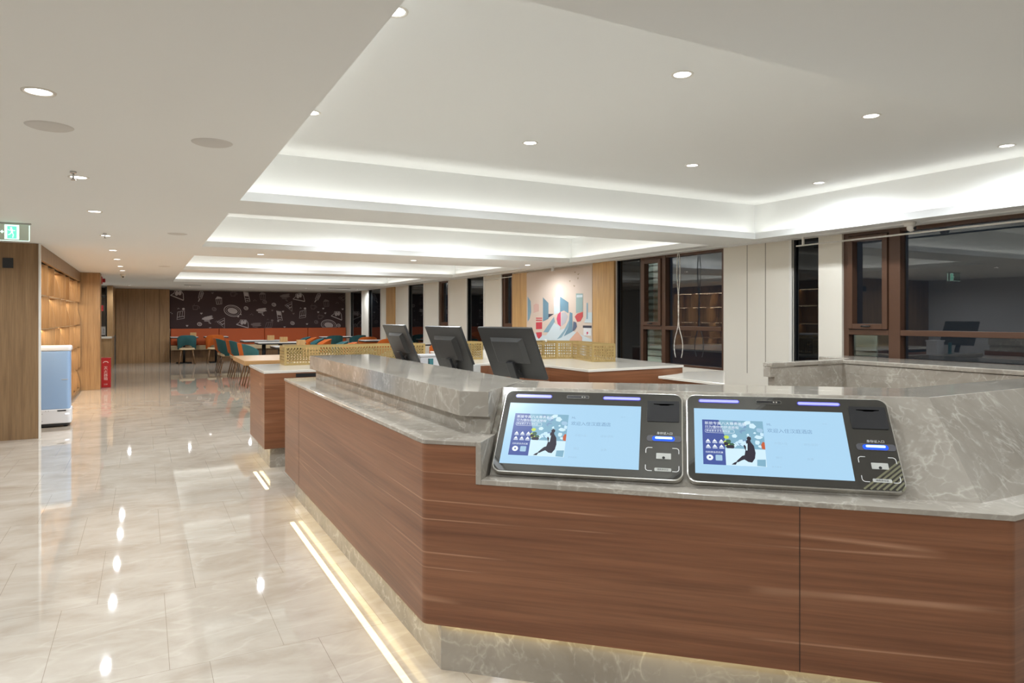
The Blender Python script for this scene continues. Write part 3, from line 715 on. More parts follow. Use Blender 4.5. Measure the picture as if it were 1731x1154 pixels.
# ------------------------------------------------------------------ monitors
def monitor(tr, yaw, tilt, label):
    """tr: near top corner of the panel"""
    yaw, tilt = yaw, tilt
    u = Vector((-math.sin(yaw), math.cos(yaw), 0)); nrm = Vector((math.cos(yaw), math.sin(yaw), 0))
    dn = Vector((0, 0, -1)) * math.cos(tilt) + nrm * math.sin(tilt)
    out = u.cross(-dn)
    if out.dot(nrm) > 0: out = -out          # towards the back of the monitor
    t = thing('computer_monitor', label, 'monitor', tr, 0, 'monitors on the reception desk')
    R3 = Matrix((u, -dn, out)).transposed()
    if R3.determinant() < 0: R3 = Matrix((-u, -dn, out)).transposed(); sgn = -1
    else: sgn = 1
    t.rotation_euler = R3.to_euler()
    W_, H_ = .53, .40
    X = (lambda a, c: (a, c)) if sgn > 0 else (lambda a, c: (-c, -a))
    def rr(a, c, y0_, y1_, r): a, c = X(a, c); return rrect(a, c, y0_, y1_, r, 4)
    b = BM(); prism(b, rr(0, W_, -H_, 0, .006), -.022, 0); linkobj('casing', b, M['monitor'], t, bev=.003)
    b = BM(); prism(b, rr(.008, W_ - .008, -H_ + .012, -.008, .003), -.0235, -.022); linkobj('screen', b, M['glassb'], t)
    # raised back hump: frustum
    b = BM(); a0, a1 = X(.10, .43); c0, c1_ = X(.135, .395)
    lo = [(a0, -.275), (a1, -.275), (a1, -.075), (a0, -.075)]; hi = [(c0, -.262), (c1_, -.262), (c1_, -.095), (c0, -.095)]
    lo = [b.verts.new((*p, 0)) for p in lo]; hi = [b.verts.new((*p, .028)) for p in hi]
    b.faces.new(lo[::-1]); b.faces.new(hi)
    for i in range(4): b.faces.new((lo[i], lo[(i + 1) % 4], hi[(i + 1) % 4], hi[i]))
    linkobj('back_hump', b, M['monitor'], t, bev=.003)
    b = BM(); m0 = X(.245, .285)[0] + .02
    for dx in (-.05, .05):
        for yy in (-.12, -.21):
            b = BM(); tube(b, (m0 + dx, yy, .026), (m0 + dx, yy, .0288), .005, mi=0); linkobj('mount_screw', b, M['black'], t)
    b = BM(); box(b, m0 - .035, m0 + .035, -H_ - .10, -.25, .028, .05); linkobj('stand_neck', b, M['black'], t, bev=.004)
    # cables and stand foot
    foot = R3.transposed() @ Vector((0, 0, -1))
    b = BM(); basec = Vector(tr) + u * (W_ / 2) + dn * (H_ + .02) - nrm * 0.02
    inv = (Matrix.Translation(tr) @ R3.to_4x4()).inverted()
    z0 = .902
    ring = [inv @ Vector((basec.x + .11 * math.cos(a), basec.y + .13 * math.sin(a), z0)) for a in [i * PI / 12 for i in range(24)]]
    ring2 = [inv @ Vector((basec.x + .11 * math.cos(a), basec.y + .13 * math.sin(a), z0 + .012)) for a in [i * PI / 12 for i in range(24)]]
    A = [b.verts.new(v) for v in ring]; B = [b.verts.new(v) for v in ring2]; b.faces.new(A[::-1]); b.faces.new(B)
    for i in range(24): b.faces.new((A[i], A[(i + 1) % 24], B[(i + 1) % 24], B[i]))
    linkobj('stand_foot', b, M['black'], t)
    for k in range(3):
        b = BM()
        prev = Vector((m0 - .06 + k * .06, -.30, .01))
        for q in range(6):
            nx = prev + Vector((.012 * math.sin(q + k * 2), -.014, .008 * math.cos(q * 1.4)))
            tube(b, prev, nx, .0045, n=6); prev = nx
        linkobj('cable', b, M['black'], t)
monitor((2.30, 4.02, 1.42), .30, .44, 'largest black computer monitor seen from behind, nearest the kiosks')
monitor((2.05, 4.639, 1.42), .131, .40, 'middle black computer monitor seen from behind on the reception desk')
monitor((2.052, 5.867, 1.42), .06, .40, 'farthest black computer monitor seen from behind, at the left')

# small things on the staff desk
def small(name, b, m, label, cat, loc=None, bev=0.0, group=None):
    o = linkobj(name, b, m, bev=bev, loc=loc); tag(o, label, cat, group); return o
b = BM(); box(b, -.02, .02, -.02, .02, 0, .265); small('card_terminal', b, M['greyplastic'], 'small grey plastic card terminal standing right of the middle monitor', 'terminal', (2.045, 4.32, .901), .004)

# ------------------------------------------------------------------ service desk behind
d2 = thing('service_desk', 'walnut desk with pale top and lit plinth behind the reception counter', 'desk', (0, 0, 0))
poly = [(1.041, 8.08), (1.041, 7.057), (3.15, 7.06), (3.47, 7.03), (3.93, 6.45), (3.945, 5.71), (5.23, 5.76), (5.5, 8.0), (5.5, 9.9), (3.9, 9.9), (3.6, 8.35), (3.0, 8.08)]
b = BM(); prism(b, poly, .20, .94); linkobj('wood_cladding', b, M['walnut'], d2)
def inset(poly, c, k): return [(c[0] + (x - c[0]) * k, c[1] + (y - c[1]) * k) for x, y in poly]
b = BM(); prism(b, [(1.033, 8.09), (1.033, 7.05), (3.15, 7.05), (3.47, 7.02), (3.92, 6.445), (3.935, 5.70), (5.24, 5.75), (5.51, 8.0), (5.51, 9.91), (3.89, 9.91), (3.59, 8.36), (3.0, 8.09)], .94, .967)
linkobj('worktop', b, M['cream'], d2, bev=.004)
b = BM(); prism(b, [(1.104, 7.95), (1.104, 7.13), (3.2, 7.13), (4.0, 6.5), (4.0, 5.8), (5.15, 5.8), (5.4, 8.0), (4.5, 9.0), (3.5, 8.0)], 0, .2); linkobj('plinth', b, M['marble'], d2)
b = BM(); box(b, 1.34, 2.5, 7.052, 7.060, .895, .93); linkobj('slot_shade_strip', b, M['blackm'], d2)  # flat black strip painting the shade inside a recessed slot
led_path(d2, [(1.072, 7.95), (1.072, 7.09)], .1990)
b = BM(); prism(b, [(4.58, 5.40), (4.59, 4.51), (5.66, 5.56), (5.66, 5.62), (5.2, 5.66), (4.9, 5.5)], .875, .90)
ll = thing('side_counter', 'lower pale side counter with pointed corner in front of the left window', 'counter', (0, 0, 0))
linkobj('worktop', b, M['cream'], ll, bev=.003)
b = BM(); prism(b, [(4.62, 5.38), (4.63, 4.60), (5.6, 5.55), (5.2, 5.62)], 0, .875); linkobj('wood_cladding', b, M['walnut'], ll)

# perforated brass planter boxes
def lattice(bm, a, c, z0, z1, pitch=.032, bar=.011, th=.003):
    a, c = Vector(a), Vector(c); L = (c - a).length; d = (c - a) / L
    ang = math.atan2(d.y, d.x); MM = Matrix.Translation((a.x, a.y, 0)) @ Matrix.Rotation(ang, 4, 'Z')
    def bx(x0_, x1_, za, zb): prism(bm, [(x0_, -th / 2), (x1_, -th / 2), (x1_, th / 2), (x0_, th / 2)], za, zb, 0, MM)
    ed = .022
    bx(0, L, z0, z0 + ed); bx(0, L, z1 - ed, z1); bx(0, ed, z0 + ed, z1 - ed); bx(L - ed, L, z0 + ed, z1 - ed)
    n = max(1, int(round((L - 2 * ed) / pitch))); p = (L - 2 * ed) / n
    for k in range(1, n): bx(ed + k * p - bar / 2, ed + k * p + bar / 2, z0 + ed, z1 - ed)
    nz = max(1, int(round((z1 - z0 - 2 * ed) / pitch))); pz = (z1 - z0 - 2 * ed) / nz
    for k in range(1, nz): bx(ed, L - ed, z0 + ed + k * pz - bar / 2, z0 + ed + k * pz + bar / 2)
def planter(poly, z0, z1, label):
    t = thing('brass_screen_box', label, 'planter', (0, 0, 0), 0, 'perforated brass boxes on the service desk')
    for i in range(len(poly)):
        b = BM(); lattice(b, poly[i], poly[(i + 1) % len(poly)], z0, z1); linkobj('perforated_panel', b, M['brass'], t)
    b = BM(); prism(b, [(x * .999 + poly[0][0] * .001, y * .999 + poly[0][1] * .001) for x, y in poly], z0, z0 + .02); linkobj('tray', b, M['brass'], t)
planter([(1.352, 7.75), (3.735, 7.75), (3.735, 8.02), (1.352, 8.28)] if False else [(1.352, 7.75), (2.98, 7.75), (2.98, 8.05), (1.352, 8.05)], .967, 1.177, 'long perforated brass box at the left end of the service desk')
planter([(3.05, 7.75), (3.735, 7.75), (3.735, 8.05), (3.05, 8.05)] if False else [(3.30, 7.72), (3.735, 7.72), (3.735, 8.02), (3.30, 8.02)], .967, 1.187, 'short perforated brass box between the middle and largest monitors')
planter([(4.64, 6.64), (4.915, 6.56), (5.10, 7.62), (4.74, 7.95), (3.95, 7.72), (3.95, 7.40), (4.62, 7.40), (4.80, 7.30)], .967, 1.180, 'perforated brass box with a stepped corner in front of the poster wall')
b = BM(); tube(b, (0, 0, 0), (0, 0, .035), .012, .018); small('paper_cup', b, M['panelw'], 'tiny white cup on the stepped brass box below the poster', 'cup', (4.47, 7.41, 1.181))
# pale cabinet between far and middle monitors
b = BM(); box(b, -.10, .10, -.08, .08, 0, .21); box(b, -.11, .11, -.09, .09, .21, .23)
small('desktop_printer', b, mat('printer_grey', (.52, .50, .50), .5), 'pale grey desktop printer behind the counter between the far and middle monitors', 'printer', (2.55, 6.1, 0.0), .004)
bpy.data.objects['desktop_printer'].location = (2.45, 6.32, .901)
b = BM(); prism(b, rrect(-.022, .022, -.018, .018, .006), 0, .20); small('pen_holder', b, M['teal'], 'small teal pen holder beside the desktop printer', 'pen holder', (2.41, 6.12, .901))

# ------------------------------------------------------------------ stone parapet on the right
pp = thing('stone_parapet', 'grey marble parapet with rounded cap below the large right window', 'parapet', (0, 0, 0))
b = BM(); prism(b, [(4.97, 4.42), (4.97, 4.32), (5.96, 4.32), (5.96, 0.3), (6.58, 0.3), (6.58, 4.78), (6.2, 4.78), (6.2, 4.42)], 1.045, 1.085); linkobj('cap', b, M['marble'], pp, bev=.008)
b = BM(); prism(b, [(4.97, 4.41), (4.97, 4.335), (5.975, 4.335), (5.975, 0.3), (6.57, 0.3), (6.57, 4.76), (6.22, 4.76), (6.22, 4.41)], .955, 1.04); linkobj('upper_course', b, M['marble'], pp)
b = BM(); prism(b, [(5.03, 4.41), (5.03, 4.337), (5.977, 4.337), (5.977, 0.3), (6.57, 0.3), (6.57, 4.76), (6.22, 4.76), (6.22, 4.41)], 0, .955); linkobj('stone_face', b, M['marble'], pp)

# hanging cable by the left window
b = BM()
def cable(pts, r=.006):
    for a, c in zip(pts, pts[1:]): tube(b, a, c, r, n=8)
for sgn in (-1, 1):
    pts = []
    for k in range(25):
        z = 2.385 - k * 1.45 / 24; t_ = k / 24
        off = sgn * (.018 * math.sin(t_ * 9) * (1 if t_ < .7 else 0) + (0 if t_ < .72 else .075 * math.sin((t_ - .72) / .28 * PI * .8)) + .012)
        pts.append((6.50, 7.24 + off, z))
    cable(pts)
small('hanging_cable', b, M['panelw'], 'pair of thin white cables hanging loose in front of the left window', 'cable')

# ------------------------------------------------------------------ poster wall
for (a, c, z1_) in ((8.80, 9.39, 2.385), (11.6, 12.21, 2.36), (19.6, 20.4, 2.385)):
    b = BM(); box(b, XR - .035, XR + .001, a, c, 0, z1_)
    lbl = {8.80: 'light oak wall panel right of the city poster', 11.6: 'light oak wall panel left of the city poster', 19.6: 'narrow light oak wall panel between the far windows'}[a]
    tag(linkobj('oak_wall_panel', b, M['oakl'], bev=.003), lbl, 'wall panel', 'light oak panels on the window wall')
ps = thing('wall_poster', 'large abstract city poster in pastel blue, pink and red between two oak panels', 'poster', (0, 0, 0))
b = BM(); box(b, 6.56, 6.599, 9.39, 11.6, .3, 2.35); linkobj('poster_board', b, mat('poster_ground', (.58, .47, .385), .45, .3), ps)
PC = dict(blue=(.26, .40, .47), red=(.62, .07, .09), pink=(.70, .45, .38), steel=(.17, .29, .36), dark=(.06, .06, .08), pale=(.62, .70, .72), white=(.80, .80, .78), magenta=(.68, .08, .16), grey=(.50, .48, .50), slate=(.12, .15, .22), red2=(.60, .09, .09), sage=(.33, .44, .41), peach=(.72, .42, .30), gold=(.42, .32, .2))
PK = list(PC)
PMs = [mat('poster_' + k, tuple(v * .8 for v in PC[k]), .45, .3) for k in PK]
polys = [('pale', [(11.58, 1.2), (11.58, .6), (9.40, .6), (9.40, 1.12), (10.2, 1.3), (10.9, 1.15)]), ('blue', [(11.56, 1.89), (11.44, 1.8), (11.42, 1.59), (11.48, 1.46), (11.56, 1.4)]), ('red', [(11.24, 1.48), (11.01, 1.48), (11.01, 1.46), (11.24, 1.46)]), ('red', [(11.24, 1.44), (11.01, 1.44), (11.01, 1.42), (11.24, 1.42)]), ('red', [(11.24, 1.39), (11.01, 1.4), (11.01, 1.27), (11.24, 1.26)]), ('red', [(11.24, 1.2), (11.02, 1.21), (11.02, 1.14), (11.13, 1.08), (11.2, 1.12)]), ('pink', [(11.33, 1.72), (11.24, 1.75), (11.13, 1.73), (11.13, 1.6), (11.33, 1.57)]), ('steel', [(10.98, 1.86), (10.78, 1.75), (10.78, 1.46), (10.98, 1.41)]), ('dark', [(10.78, 1.55), (10.59, 1.55), (10.78, 1.48)]), ('pale', [(10.59, 1.39), (10.36, 1.32), (10.49, 1.09), (10.97, 1.08), (10.76, 1.23)]), ('blue', [(10.59, 1.5), (10.56, 1.41), (10.79, 1.21), (10.97, 1.21)]), ('pale', [(10.39, 1.86), (10.39, 1.58), (10.59, 1.53), (10.59, 1.83)]), ('white', [(10.59, 1.85), (10.41, 1.84), (10.41, 1.71), (10.59, 1.7)]), ('steel', [(10.38, 1.86), (10.11, 1.75), (10.11, 1.56), (10.26, 1.61), (10.38, 1.58)]), ('grey', [(10.34, 1.57), (10.2, 1.58), (10.12, 1.5), (10.2, 1.39), (10.34, 1.33)]), ('magenta', [(10.36, 1.59), (10.36, 1.32), (10.46, 1.37), (10.5, 1.46), (10.46, 1.54)]), ('steel', [(10.07, 1.58), (9.98, 1.56), (9.98, 1.24), (10.26, 1.15), (10.1, 1.33)]), ('blue', [(10.07, 1.46), (10.1, 1.33), (10.33, 1.13), (10.49, 1.09), (10.26, 1.25)]), ('slate', [(9.95, 1.42), (9.86, 1.4), (9.84, 1.33), (9.92, 1.26), (9.98, 1.25)]), ('sage', [(9.87, 1.9), (9.66, 1.89), (9.66, 1.59), (9.87, 1.56)]), ('red2', [(9.91, 1.5), (9.83, 1.55), (9.66, 1.58), (9.66, 1.5), (9.74, 1.42), (9.83, 1.41)]), ('pale', [(9.85, 1.87), (9.67, 1.87), (9.67, 1.83), (9.85, 1.83)]), ('pale', [(9.51, 1.57), (9.39, 1.57), (9.39, 1.4), (9.62, 1.4)]), ('blue', [(9.55, 1.73), (9.51, 1.73), (9.51, 1.46), (9.55, 1.46)]), ('dark', [(9.66, 1.35), (9.4, 1.35), (9.4, 1.31), (9.66, 1.31)]), ('white', [(9.64, 1.31), (9.41, 1.31), (9.41, 1.18), (9.64, 1.18)]), ('magenta', [(9.55, 1.24), (9.51, 1.25), (9.5, 1.22), (9.54, 1.19)]), ('peach', [(10.07, 1.1), (9.83, 1.25), (9.68, 1.15), (9.68, .99), (10.07, .98)]), ('gold', [(10.09, 2.13), (10.03, 2.13), (10.06, 2.1)]), ('gold', [(9.95, 2.05), (9.89, 2.03), (9.93, 2.01)]), ('gold', [(9.83, 2.23), (9.75, 2.24), (9.8, 2.21)]), ('gold', [(9.92, 2.28), (9.86, 2.27), (9.91, 2.25)]), ('gold', [(9.83, 2.17), (9.78, 2.17), (9.81, 2.13)])]
b = BM()
for i, (c, p) in enumerate(polys):
    f = b.faces.new([b.verts.new((6.558 - i * .0001, y, z)) for y, z in p]); f.material_index = PK.index(c)
linkobj('printed_shapes', b, PMs, ps)

# ------------------------------------------------------------------ far wall: oak panels, mural, banquette
b = BM(); box(b, -.78, .75, 25.2, 25.37, 0, 2.395)
for x in (-.45, .02, .45): box(b, x - .004, x + .004, 25.198, 25.2, 0, 2.395, 1)
tag(linkobj('oak_wall_panel', b, [M['oaklit'], M['blackm']]), 'tall dark oak panelled wall left of the doodle mural', 'wall panel')
mu = thing('mural', 'dark brown mural with chalk white food doodles on the far wall', 'mural', (0, 0, 0))
b = BM(); box(b, .76, 6.59, 25.34, 25.379, 1.10, 2.37); linkobj('mural_board', b, M['mural'], mu)
b = BM(); MU = Matrix.Translation((0, 25.338, 0)) @ Matrix.Rotation(PI / 2, 4, 'X')
def ell(cx, cy, rx, ry, rot=0, n=20, a0=0, a1=2 * PI):
    o = []
    full = abs(a1 - a0 - 2 * PI) < 1e-6
    for i in range(n + (0 if full else 1)):
        a = a0 + (a1 - a0) * i / n; x, y = rx * math.cos(a), ry * math.sin(a)
        o.append((cx + x * math.cos(rot) - y * math.sin(rot), cy + x * math.sin(rot) + y * math.cos(rot)))
    return o
def clampz(pts): return [(min(6.58, max(.765, x)), min(2.365, max(1.105, z))) for x, z in pts]
def rb(pts, w=.02, mi=0, cl=False): ribbon(b, clampz(pts), w, MU, mi, cl)
def fl(pts, mi=0): flat(b, clampz(pts), MU @ Matrix.Translation((0, 0, .0005)), mi)
def doodle(k, x, z, s, mi=0, rot=0.0):
    def T(pts): return [(x + s * (p * math.cos(rot) - q * math.sin(rot)), z + s * (p * math.sin(rot) + q * math.cos(rot))) for p, q in pts]
    w = .018
    if k == 'plate':
        rb(T(ell(0, 0, 1.25, .85, -.25)), .022, mi, True); fl(T(ell(0, 0, .75, .45, -.25)), mi); rb(T(ell(0, 0, .98, .65, -.25)), .010, mi, True)
        rb(T([(1.15, -.5), (1.3, -.62)]), .03, mi)
    elif k == 'cone':
        rb(T([(-.8, .25), (.5, .9), (.45, -1.0)]), w, mi, True); rb(T([(-.4, .1), (.4, .45)]), w, mi); rb(T([(-.05, -.35), (.45, -.1)]), w, mi); rb(T([(-.5, .3), (.2, -.4)]), w, mi)
    elif k == 'cup':
        rb(T([(-.6, .4), (-.5, -.5), (.4, -.55), (.6, .4)]), w, mi, True); rb(T(ell(.7, 0, .25, .25, 0, 8, -1.5, 1.5)), .012, mi); rb(T([(-.3, .6), (-.2, .85)]), .012, mi)
    elif k == 'cake':
        rb(T([(-.5, .6), (.6, .8), (.5, -.6), (-.7, -.75)]), w, mi, True); rb(T([(-.6, -.35), (.55, -.2)]), w, mi); rb(T([(-.1, .65), (-.25, -.3)]), .012, mi); rb(T([(.3, .7), (.15, -.25)]), .012, mi)
        fl(T(ell(.45, 1.1, .22, .2)), mi); rb(T([(-.5, 1.1), (-.4, 1.3), (-.2, 1.15)]), .012, mi)
    elif k == 'can':
        fl(T([(-.45, .9), (.25, .8), (.4, .1), (-.3, .15)]), mi); rb(T([(-.5, .95), (.3, .85), (.75, -.8), (0, -1.0)]), w, mi, True); rb(T([(-.1, -.3), (.55, -.3)]), w, mi); rb(T([(.1, -.7), (.5, -.65)]), w, mi)
    elif k == 'popsicle':
        rb(T([(-.35, -.4), (.05, .7), (.5, .75), (.6, .4), (.15, -.55)]), w, mi, True); rb(T([(-.1, -.3), (.3, .6)]), .012, mi); rb(T([(.05, -.35), (.42, .5)]), .012, mi); fl(T([(-.25, -.5), (-.5, -1.0), (-.35, -1.05), (-.05, -.58)]), mi)
    elif k == 'noodles':
        fl(T([(-1.0, .2), (-.5, .55), (.8, .7), (.7, .35), (1.0, .1), (.2, -.1), (-.6, 0)]), mi); rb(T([(-.6, -.15), (.3, -.3), (.1, -.55), (.45, -.75)]), .03, mi); rb(T([(-.9, .35), (.9, .5)]), w, mi)
    elif k == 'tart':
        fl(T(ell(-.15, .35, .28, .42)), mi); fl(T(ell(.35, .45, .26, .38)), mi); rb(T([(-1.1, -.1), (-.6, .3), (-.5, .8), (.5, .9), (.9, .4), (1.1, -.7)]), w, mi); rb(T([(-1.1, -.1), (1.1, -.75)]), .03, mi)
    elif k == 'donut':
        rb(T(ell(0, 0, .5, .4, -.4)), .022, mi, True); rb(T(ell(.05, 0, .2, .14, -.4)), .014, mi, True)
    elif k == 'heart':
        fl(T([(0, -.45), (-.5, .1), (-.3, .45), (0, .2), (.35, .5), (.5, .1)]), mi)
    elif k == 'dots':
        for q in range(3): fl(T(ell(-.4 + q * .4, .3 * (q % 2), .14, .14, 0, 8)), mi)
    elif k == 'jar':
        rb(T([(-.5, .3), (.5, .3), (.45, -.7), (-.4, -.7)]), w, mi, True); fl(T([(-.6, .3), (-.2, .75), (.3, .6), (.65, .35)]), mi); rb(T([(-.15, .2), (-.1, -.6)]), .012, mi); rb(T([(.2, .2), (.2, -.6)]), .012, mi)
DO = [('tart', 100, 110, 1), ('popsicle', 290, 110, 1), ('heart', 395, 85, 2), ('jar', 450, 150, 1), ('cup', 575, 90, 2), ('can', 690, 115, 1), ('jar', 840, 105, 2), ('noodles', 1050, 115, 2), ('tart', 1180, 120, 1), ('popsicle', 1360, 110, 1), ('jar', 1450, 165, 2), ('dots', 1560, 165, 2), ('cake', 130, 285, 1), ('cup', 250, 215, 2), ('donut', 410, 230, 2), ('plate', 570, 245, 1), ('donut', 690, 220, 1), ('donut', 945, 185, 1), ('cone', 1090, 200, 1), ('noodles', 830, 250, 1), ('can', 990, 290, 1), ('cup', 1320, 205, 2), ('cake', 1220, 275, 1), ('tart', 1555, 290, 1), ('noodles', 355, 325, 1), ('cone', 475, 355, 1), ('tart', 660, 370, 1), ('donut', 285, 365, 1), ('cake', 900, 385, 2), ('donut', 1120, 360, 1), ('plate', 1475, 380, 1), ('heart', 300, 270, 1), ('heart', 1030, 250, 1), ('heart', 1420, 220, 1), ('dots', 770, 150, 2), ('heart', 1130, 270, 2), ('heart', 1370, 255, 1), ('dots', 740, 280, 2), ('heart', 985, 340, 1), ('donut', 860, 160, 2), ('heart', 620, 298, 1), ('cup', 1390, 300, 2), ('donut', 1350, 350, 2), ('noodles', 780, 385, 2), ('heart', 1260, 370, 1), ('heart', 1440, 265, 1), ('heart', 1615, 225, 1), ('donut', 1575, 385, 1), ('heart', 180, 380, 1), ('heart', 375, 402, 1), ('heart', 1045, 398, 1), ('dots', 45, 270, 1), ('dots', 430, 345, 2), ('heart', 930, 240, 2), ('cone', 1615, 120, 2)]
for k, px_, py_, lv in DO:
    X = .76 + (px_ / 5.41 - 7) / 296 * 5.82; Zz = 2.365 - (py_ / 5.41 - 12.5) / 62 * 1.26
    s = {'plate': .22, 'heart': .075, 'donut': .13, 'dots': .10, 'cup': .135}.get(k, .185)
    doodle(k, X, Zz, s, 0 if lv == 1 else 1, random.uniform(-.15, .15))
linkobj('chalk_doodles', b, [M['chalk'], M['chalk2']], mu)

bq = thing('banquette', 'long orange leather wall bench under the mural', 'bench', (0, 0, 0))
for (a, c) in ((.78, 2.25), (2.25, 3.72), (3.72, 5.2), (5.2, 6.58)):
    b = BM(); box(b, a + .004, c - .004, 25.18, 25.33, .55, 1.10); linkobj('back_cushion', b, M['orangel'], bq, bev=.02)
b = BM(); box(b, .78, 6.58, 24.85, 25.2, .40, .55); linkobj('seat_cushion', b, M['creamseat'], bq, bev=.02)
b = BM(); box(b, .78, 6.58, 24.93, 25.33, 0, .40); linkobj('base', b, M['legwood'], bq)

# ------------------------------------------------------------------ dining chairs and tables
def make_chair(fab):
    t = thing('dining_chair', 'chair', 'chair')
    # faces +X; back at -X
    b = BM(); prism(b, rrect(-.22, .24, -.23, .23, .10, 6), .455, .52); linkobj('seat', b, M['creamseat'], t, bev=.012)
    b = BM(); n = 18; rows = []
    for i in range(n + 1):
        a = math.radians(-82 + 164 * i / n); q = abs(a) / math.radians(82)
        cut = .14 * max(0, math.cos(min(PI / 2, q * PI / 2 / .62))) ** .6 if q < .62 else 0
        zl = .47 + cut; zt_ = .92 - .13 * q ** 3
        ring = []
        for (rr_, z) in ((.235, zl), (.27, zl), (.29 - .01, zt_ - .01), (.285, zt_), (.262, zt_), (.25, zt_ - .01)):
            lean = (z - .47) * .16
            ring.append(b.verts.new((-rr_ * math.cos(a) - lean * math.cos(a), rr_ * math.sin(a), z)))
        rows.append(ring)
    for A, B in zip(rows, rows[1:]):
        for i in range(6):
            f = b.faces.new((A[i], A[(i + 1) % 6], B[(i + 1) % 6], B[i])); f.smooth = True
    b.faces.new(rows[0]); b.faces.new(rows[-1][::-1])
    linkobj('backrest', b, fab, t)
    for sx, sy in ((1, 1), (1, -1), (-1, 1), (-1, -1)):
        b = BM(); tube(b, (sx * .25 if sx > 0 else -.27, sy * .23, 0), (sx * .17, sy * .16, .456), .011, .02, 10); linkobj('leg', b, M['legwood'], t)
    return t
CH = {'teal': [make_chair(M['teal']), False], 'orange': [make_chair(M['orange']), False]}
def chair(kind, x, y, rot, label, group='upholstered dining chairs'):
    src, used = CH[kind]
    t = dup(src) if used else src
    CH[kind][1] = True
    t.location = (x, y, 0); t.rotation_euler = (0, 0, rot); t['label'] = label; t['group'] = group
def make_table():
    t = thing('dining_table', 'table', 'table')
    b = BM(); prism(b, rrect(-.5, .5, -.36, .36, .03, 3), .835, .85); linkobj('tabletop', b, M['tabletop'], t)
    b = BM(); prism(b, rrect(-.505, .505, -.365, .365, .03, 3), .805, .835); linkobj('edge_band', b, M['blackm'], t)
    b = BM(); tube(b, (0, 0, .02), (0, 0, .805), .045, n=16); linkobj('pedestal', b, M['blackm'], t)
    b = BM(); prism(b, rrect(-.28, .28, -.24, .24, .03, 3), 0, .02); linkobj('foot_plate', b, M['blackm'], t)
    return t
TB = [make_table(), False]
def table(x, y, label, rot=0, sx=1.0):
    t = dup(TB[0]) if TB[1] else TB[0]; TB[1] = True
    t.location = (x, y, 0); t.rotation_euler = (0, 0, rot); t.scale = (sx, 1, 1); t['label'] = label; t['group'] = 'dining tables with pale tops'
def napkin(x, y, label, s=1.0):
    b = BM(); w = .09 * s
    box(b, -w, w, -w * .6, w * .6, 0, .012); box(b, -w, w, -w * .6, -w * .6 + .008, .012, .13 * s); box(b, -w, w, w * .6 - .008, w * .6, .012, .13 * s); box(b, -w, -w + .008, -w * .6 + .008, w * .6 - .008, .012, .13 * s); box(b, w - .008, w, -w * .6 + .008, w * .6 - .008, .012, .13 * s)
    small('napkin_box', b, M['oakl'], label, 'napkin box', (x, y, .851), .002, 'light wood napkin boxes on the tables')
# far pair by the banquette
chair('teal', 1.20, 23.98, PI / 2, 'teal dining chair facing the orange bench at its left end, back to the camera')
chair('orange', 2.02, 24.05, PI / 2, 'orange dining chair facing the orange bench, back to the camera, beside the teal one')
table(1.15, 24.57, 'pale topped table at the left end of the orange bench, behind the teal chair', 0, .8)
table(2.10, 24.57, 'pale topped table in front of the orange bench, behind the orange chair', 0, .7)
napkin(1.42, 24.6, 'wooden napkin box on the table at the left end of the orange bench')
# three rows
rows_ = [(19.9, 'farthest'), (18.2, 'middle'), (15.75, 'nearest')]
for k, (y, nm_) in enumerate(rows_):
    xo = (2.0, 2.15, 2.15)[k]
    chair('orange', xo, y + .33, 0, 'orange chair at the left end of the %s of three middle tables' % nm_)
    chair('teal', xo + .02, y - .30, 0, 'teal chair before the orange one, left end of the %s middle table' % nm_)
    table(xo + .92, y, 'pale topped table, %s of the three in the middle of the dining area' % nm_, 0, 1.15)
    chair('orange', 3.95, y - .28, PI, 'orange chair at the right end of the %s of three middle tables' % nm_)
    chair('teal', 3.90, y + .34, PI, 'teal chair behind the orange one, right end of the %s middle table' % nm_)
napkin(3.1, 19.9, 'wooden napkin box on the farthest of the three middle tables')
napkin(3.15, 18.2, 'wooden napkin box on the middle of the three dining tables')
napkin(3.1, 15.75, 'wooden napkin box on the nearest of the three dining tables')
# near wooden table
wt = thing('wooden_table', 'thick wooden table beyond the service desk, left of the brass box', 'table', (2.0, 11.45, 0), 0)
b = BM(); box(b, -.70, .95, -.75, .75, .80, .85); linkobj('tabletop', b, M['tablewood'], wt, bev=.004)
b = BM(); box(b, -.695, .945, -.745, .745, .78, .80); linkobj('apron', b, M['tablewood'], wt)
for sx in (0.15, .75):
    for sy in (-.45, .45):
        b = BM(); tube(b, (sx, sy, 0), (sx, sy, .78), .022, .03); linkobj('leg', b, M['legwood'], wt)
b = BM(); prism(b, rrect(-.12, .12, -.08, .08, .01), 0, .17); small('storage_box', b, M['oakl'], 'large light wood box on the wooden table, just above the brass box', 'box', (2.45, 11.6, .851), .003)
# right side groups
chair('teal', 5.25, 21.6, PI / 2, 'teal dining chair seen from behind near the mural right corner, left of its pair')
chair('teal', 5.95, 21.5, PI / 2 + .2, 'teal dining chair at the round corner table, beside the last dark window')
chair('orange', 5.75, 19.6, PI / 2 - .2, 'orange dining chair seen from behind, left of the far monitor')
chair('orange', 5.75, 17.8, PI / 2, 'orange dining chair in front of the far dark window, left of the far monitor')
chair('teal', 5.75, 16.6, PI / 2, 'teal dining chair just left of the far monitor')
chair('orange', 6.05, 14.8, PI / 2, 'orange dining chair seen between the far and middle monitors')
chair('teal', 6.10, 13.6, PI / 2, 'teal dining chair showing just left of the middle monitor')
table(5.55, 22.4, 'pale topped table near the right corner of the mural')
table(5.8, 18.6, 'pale topped table beside the windows, left of the far monitor')
table(5.95, 15.7, 'pale topped table beside the windows, behind the far monitor')

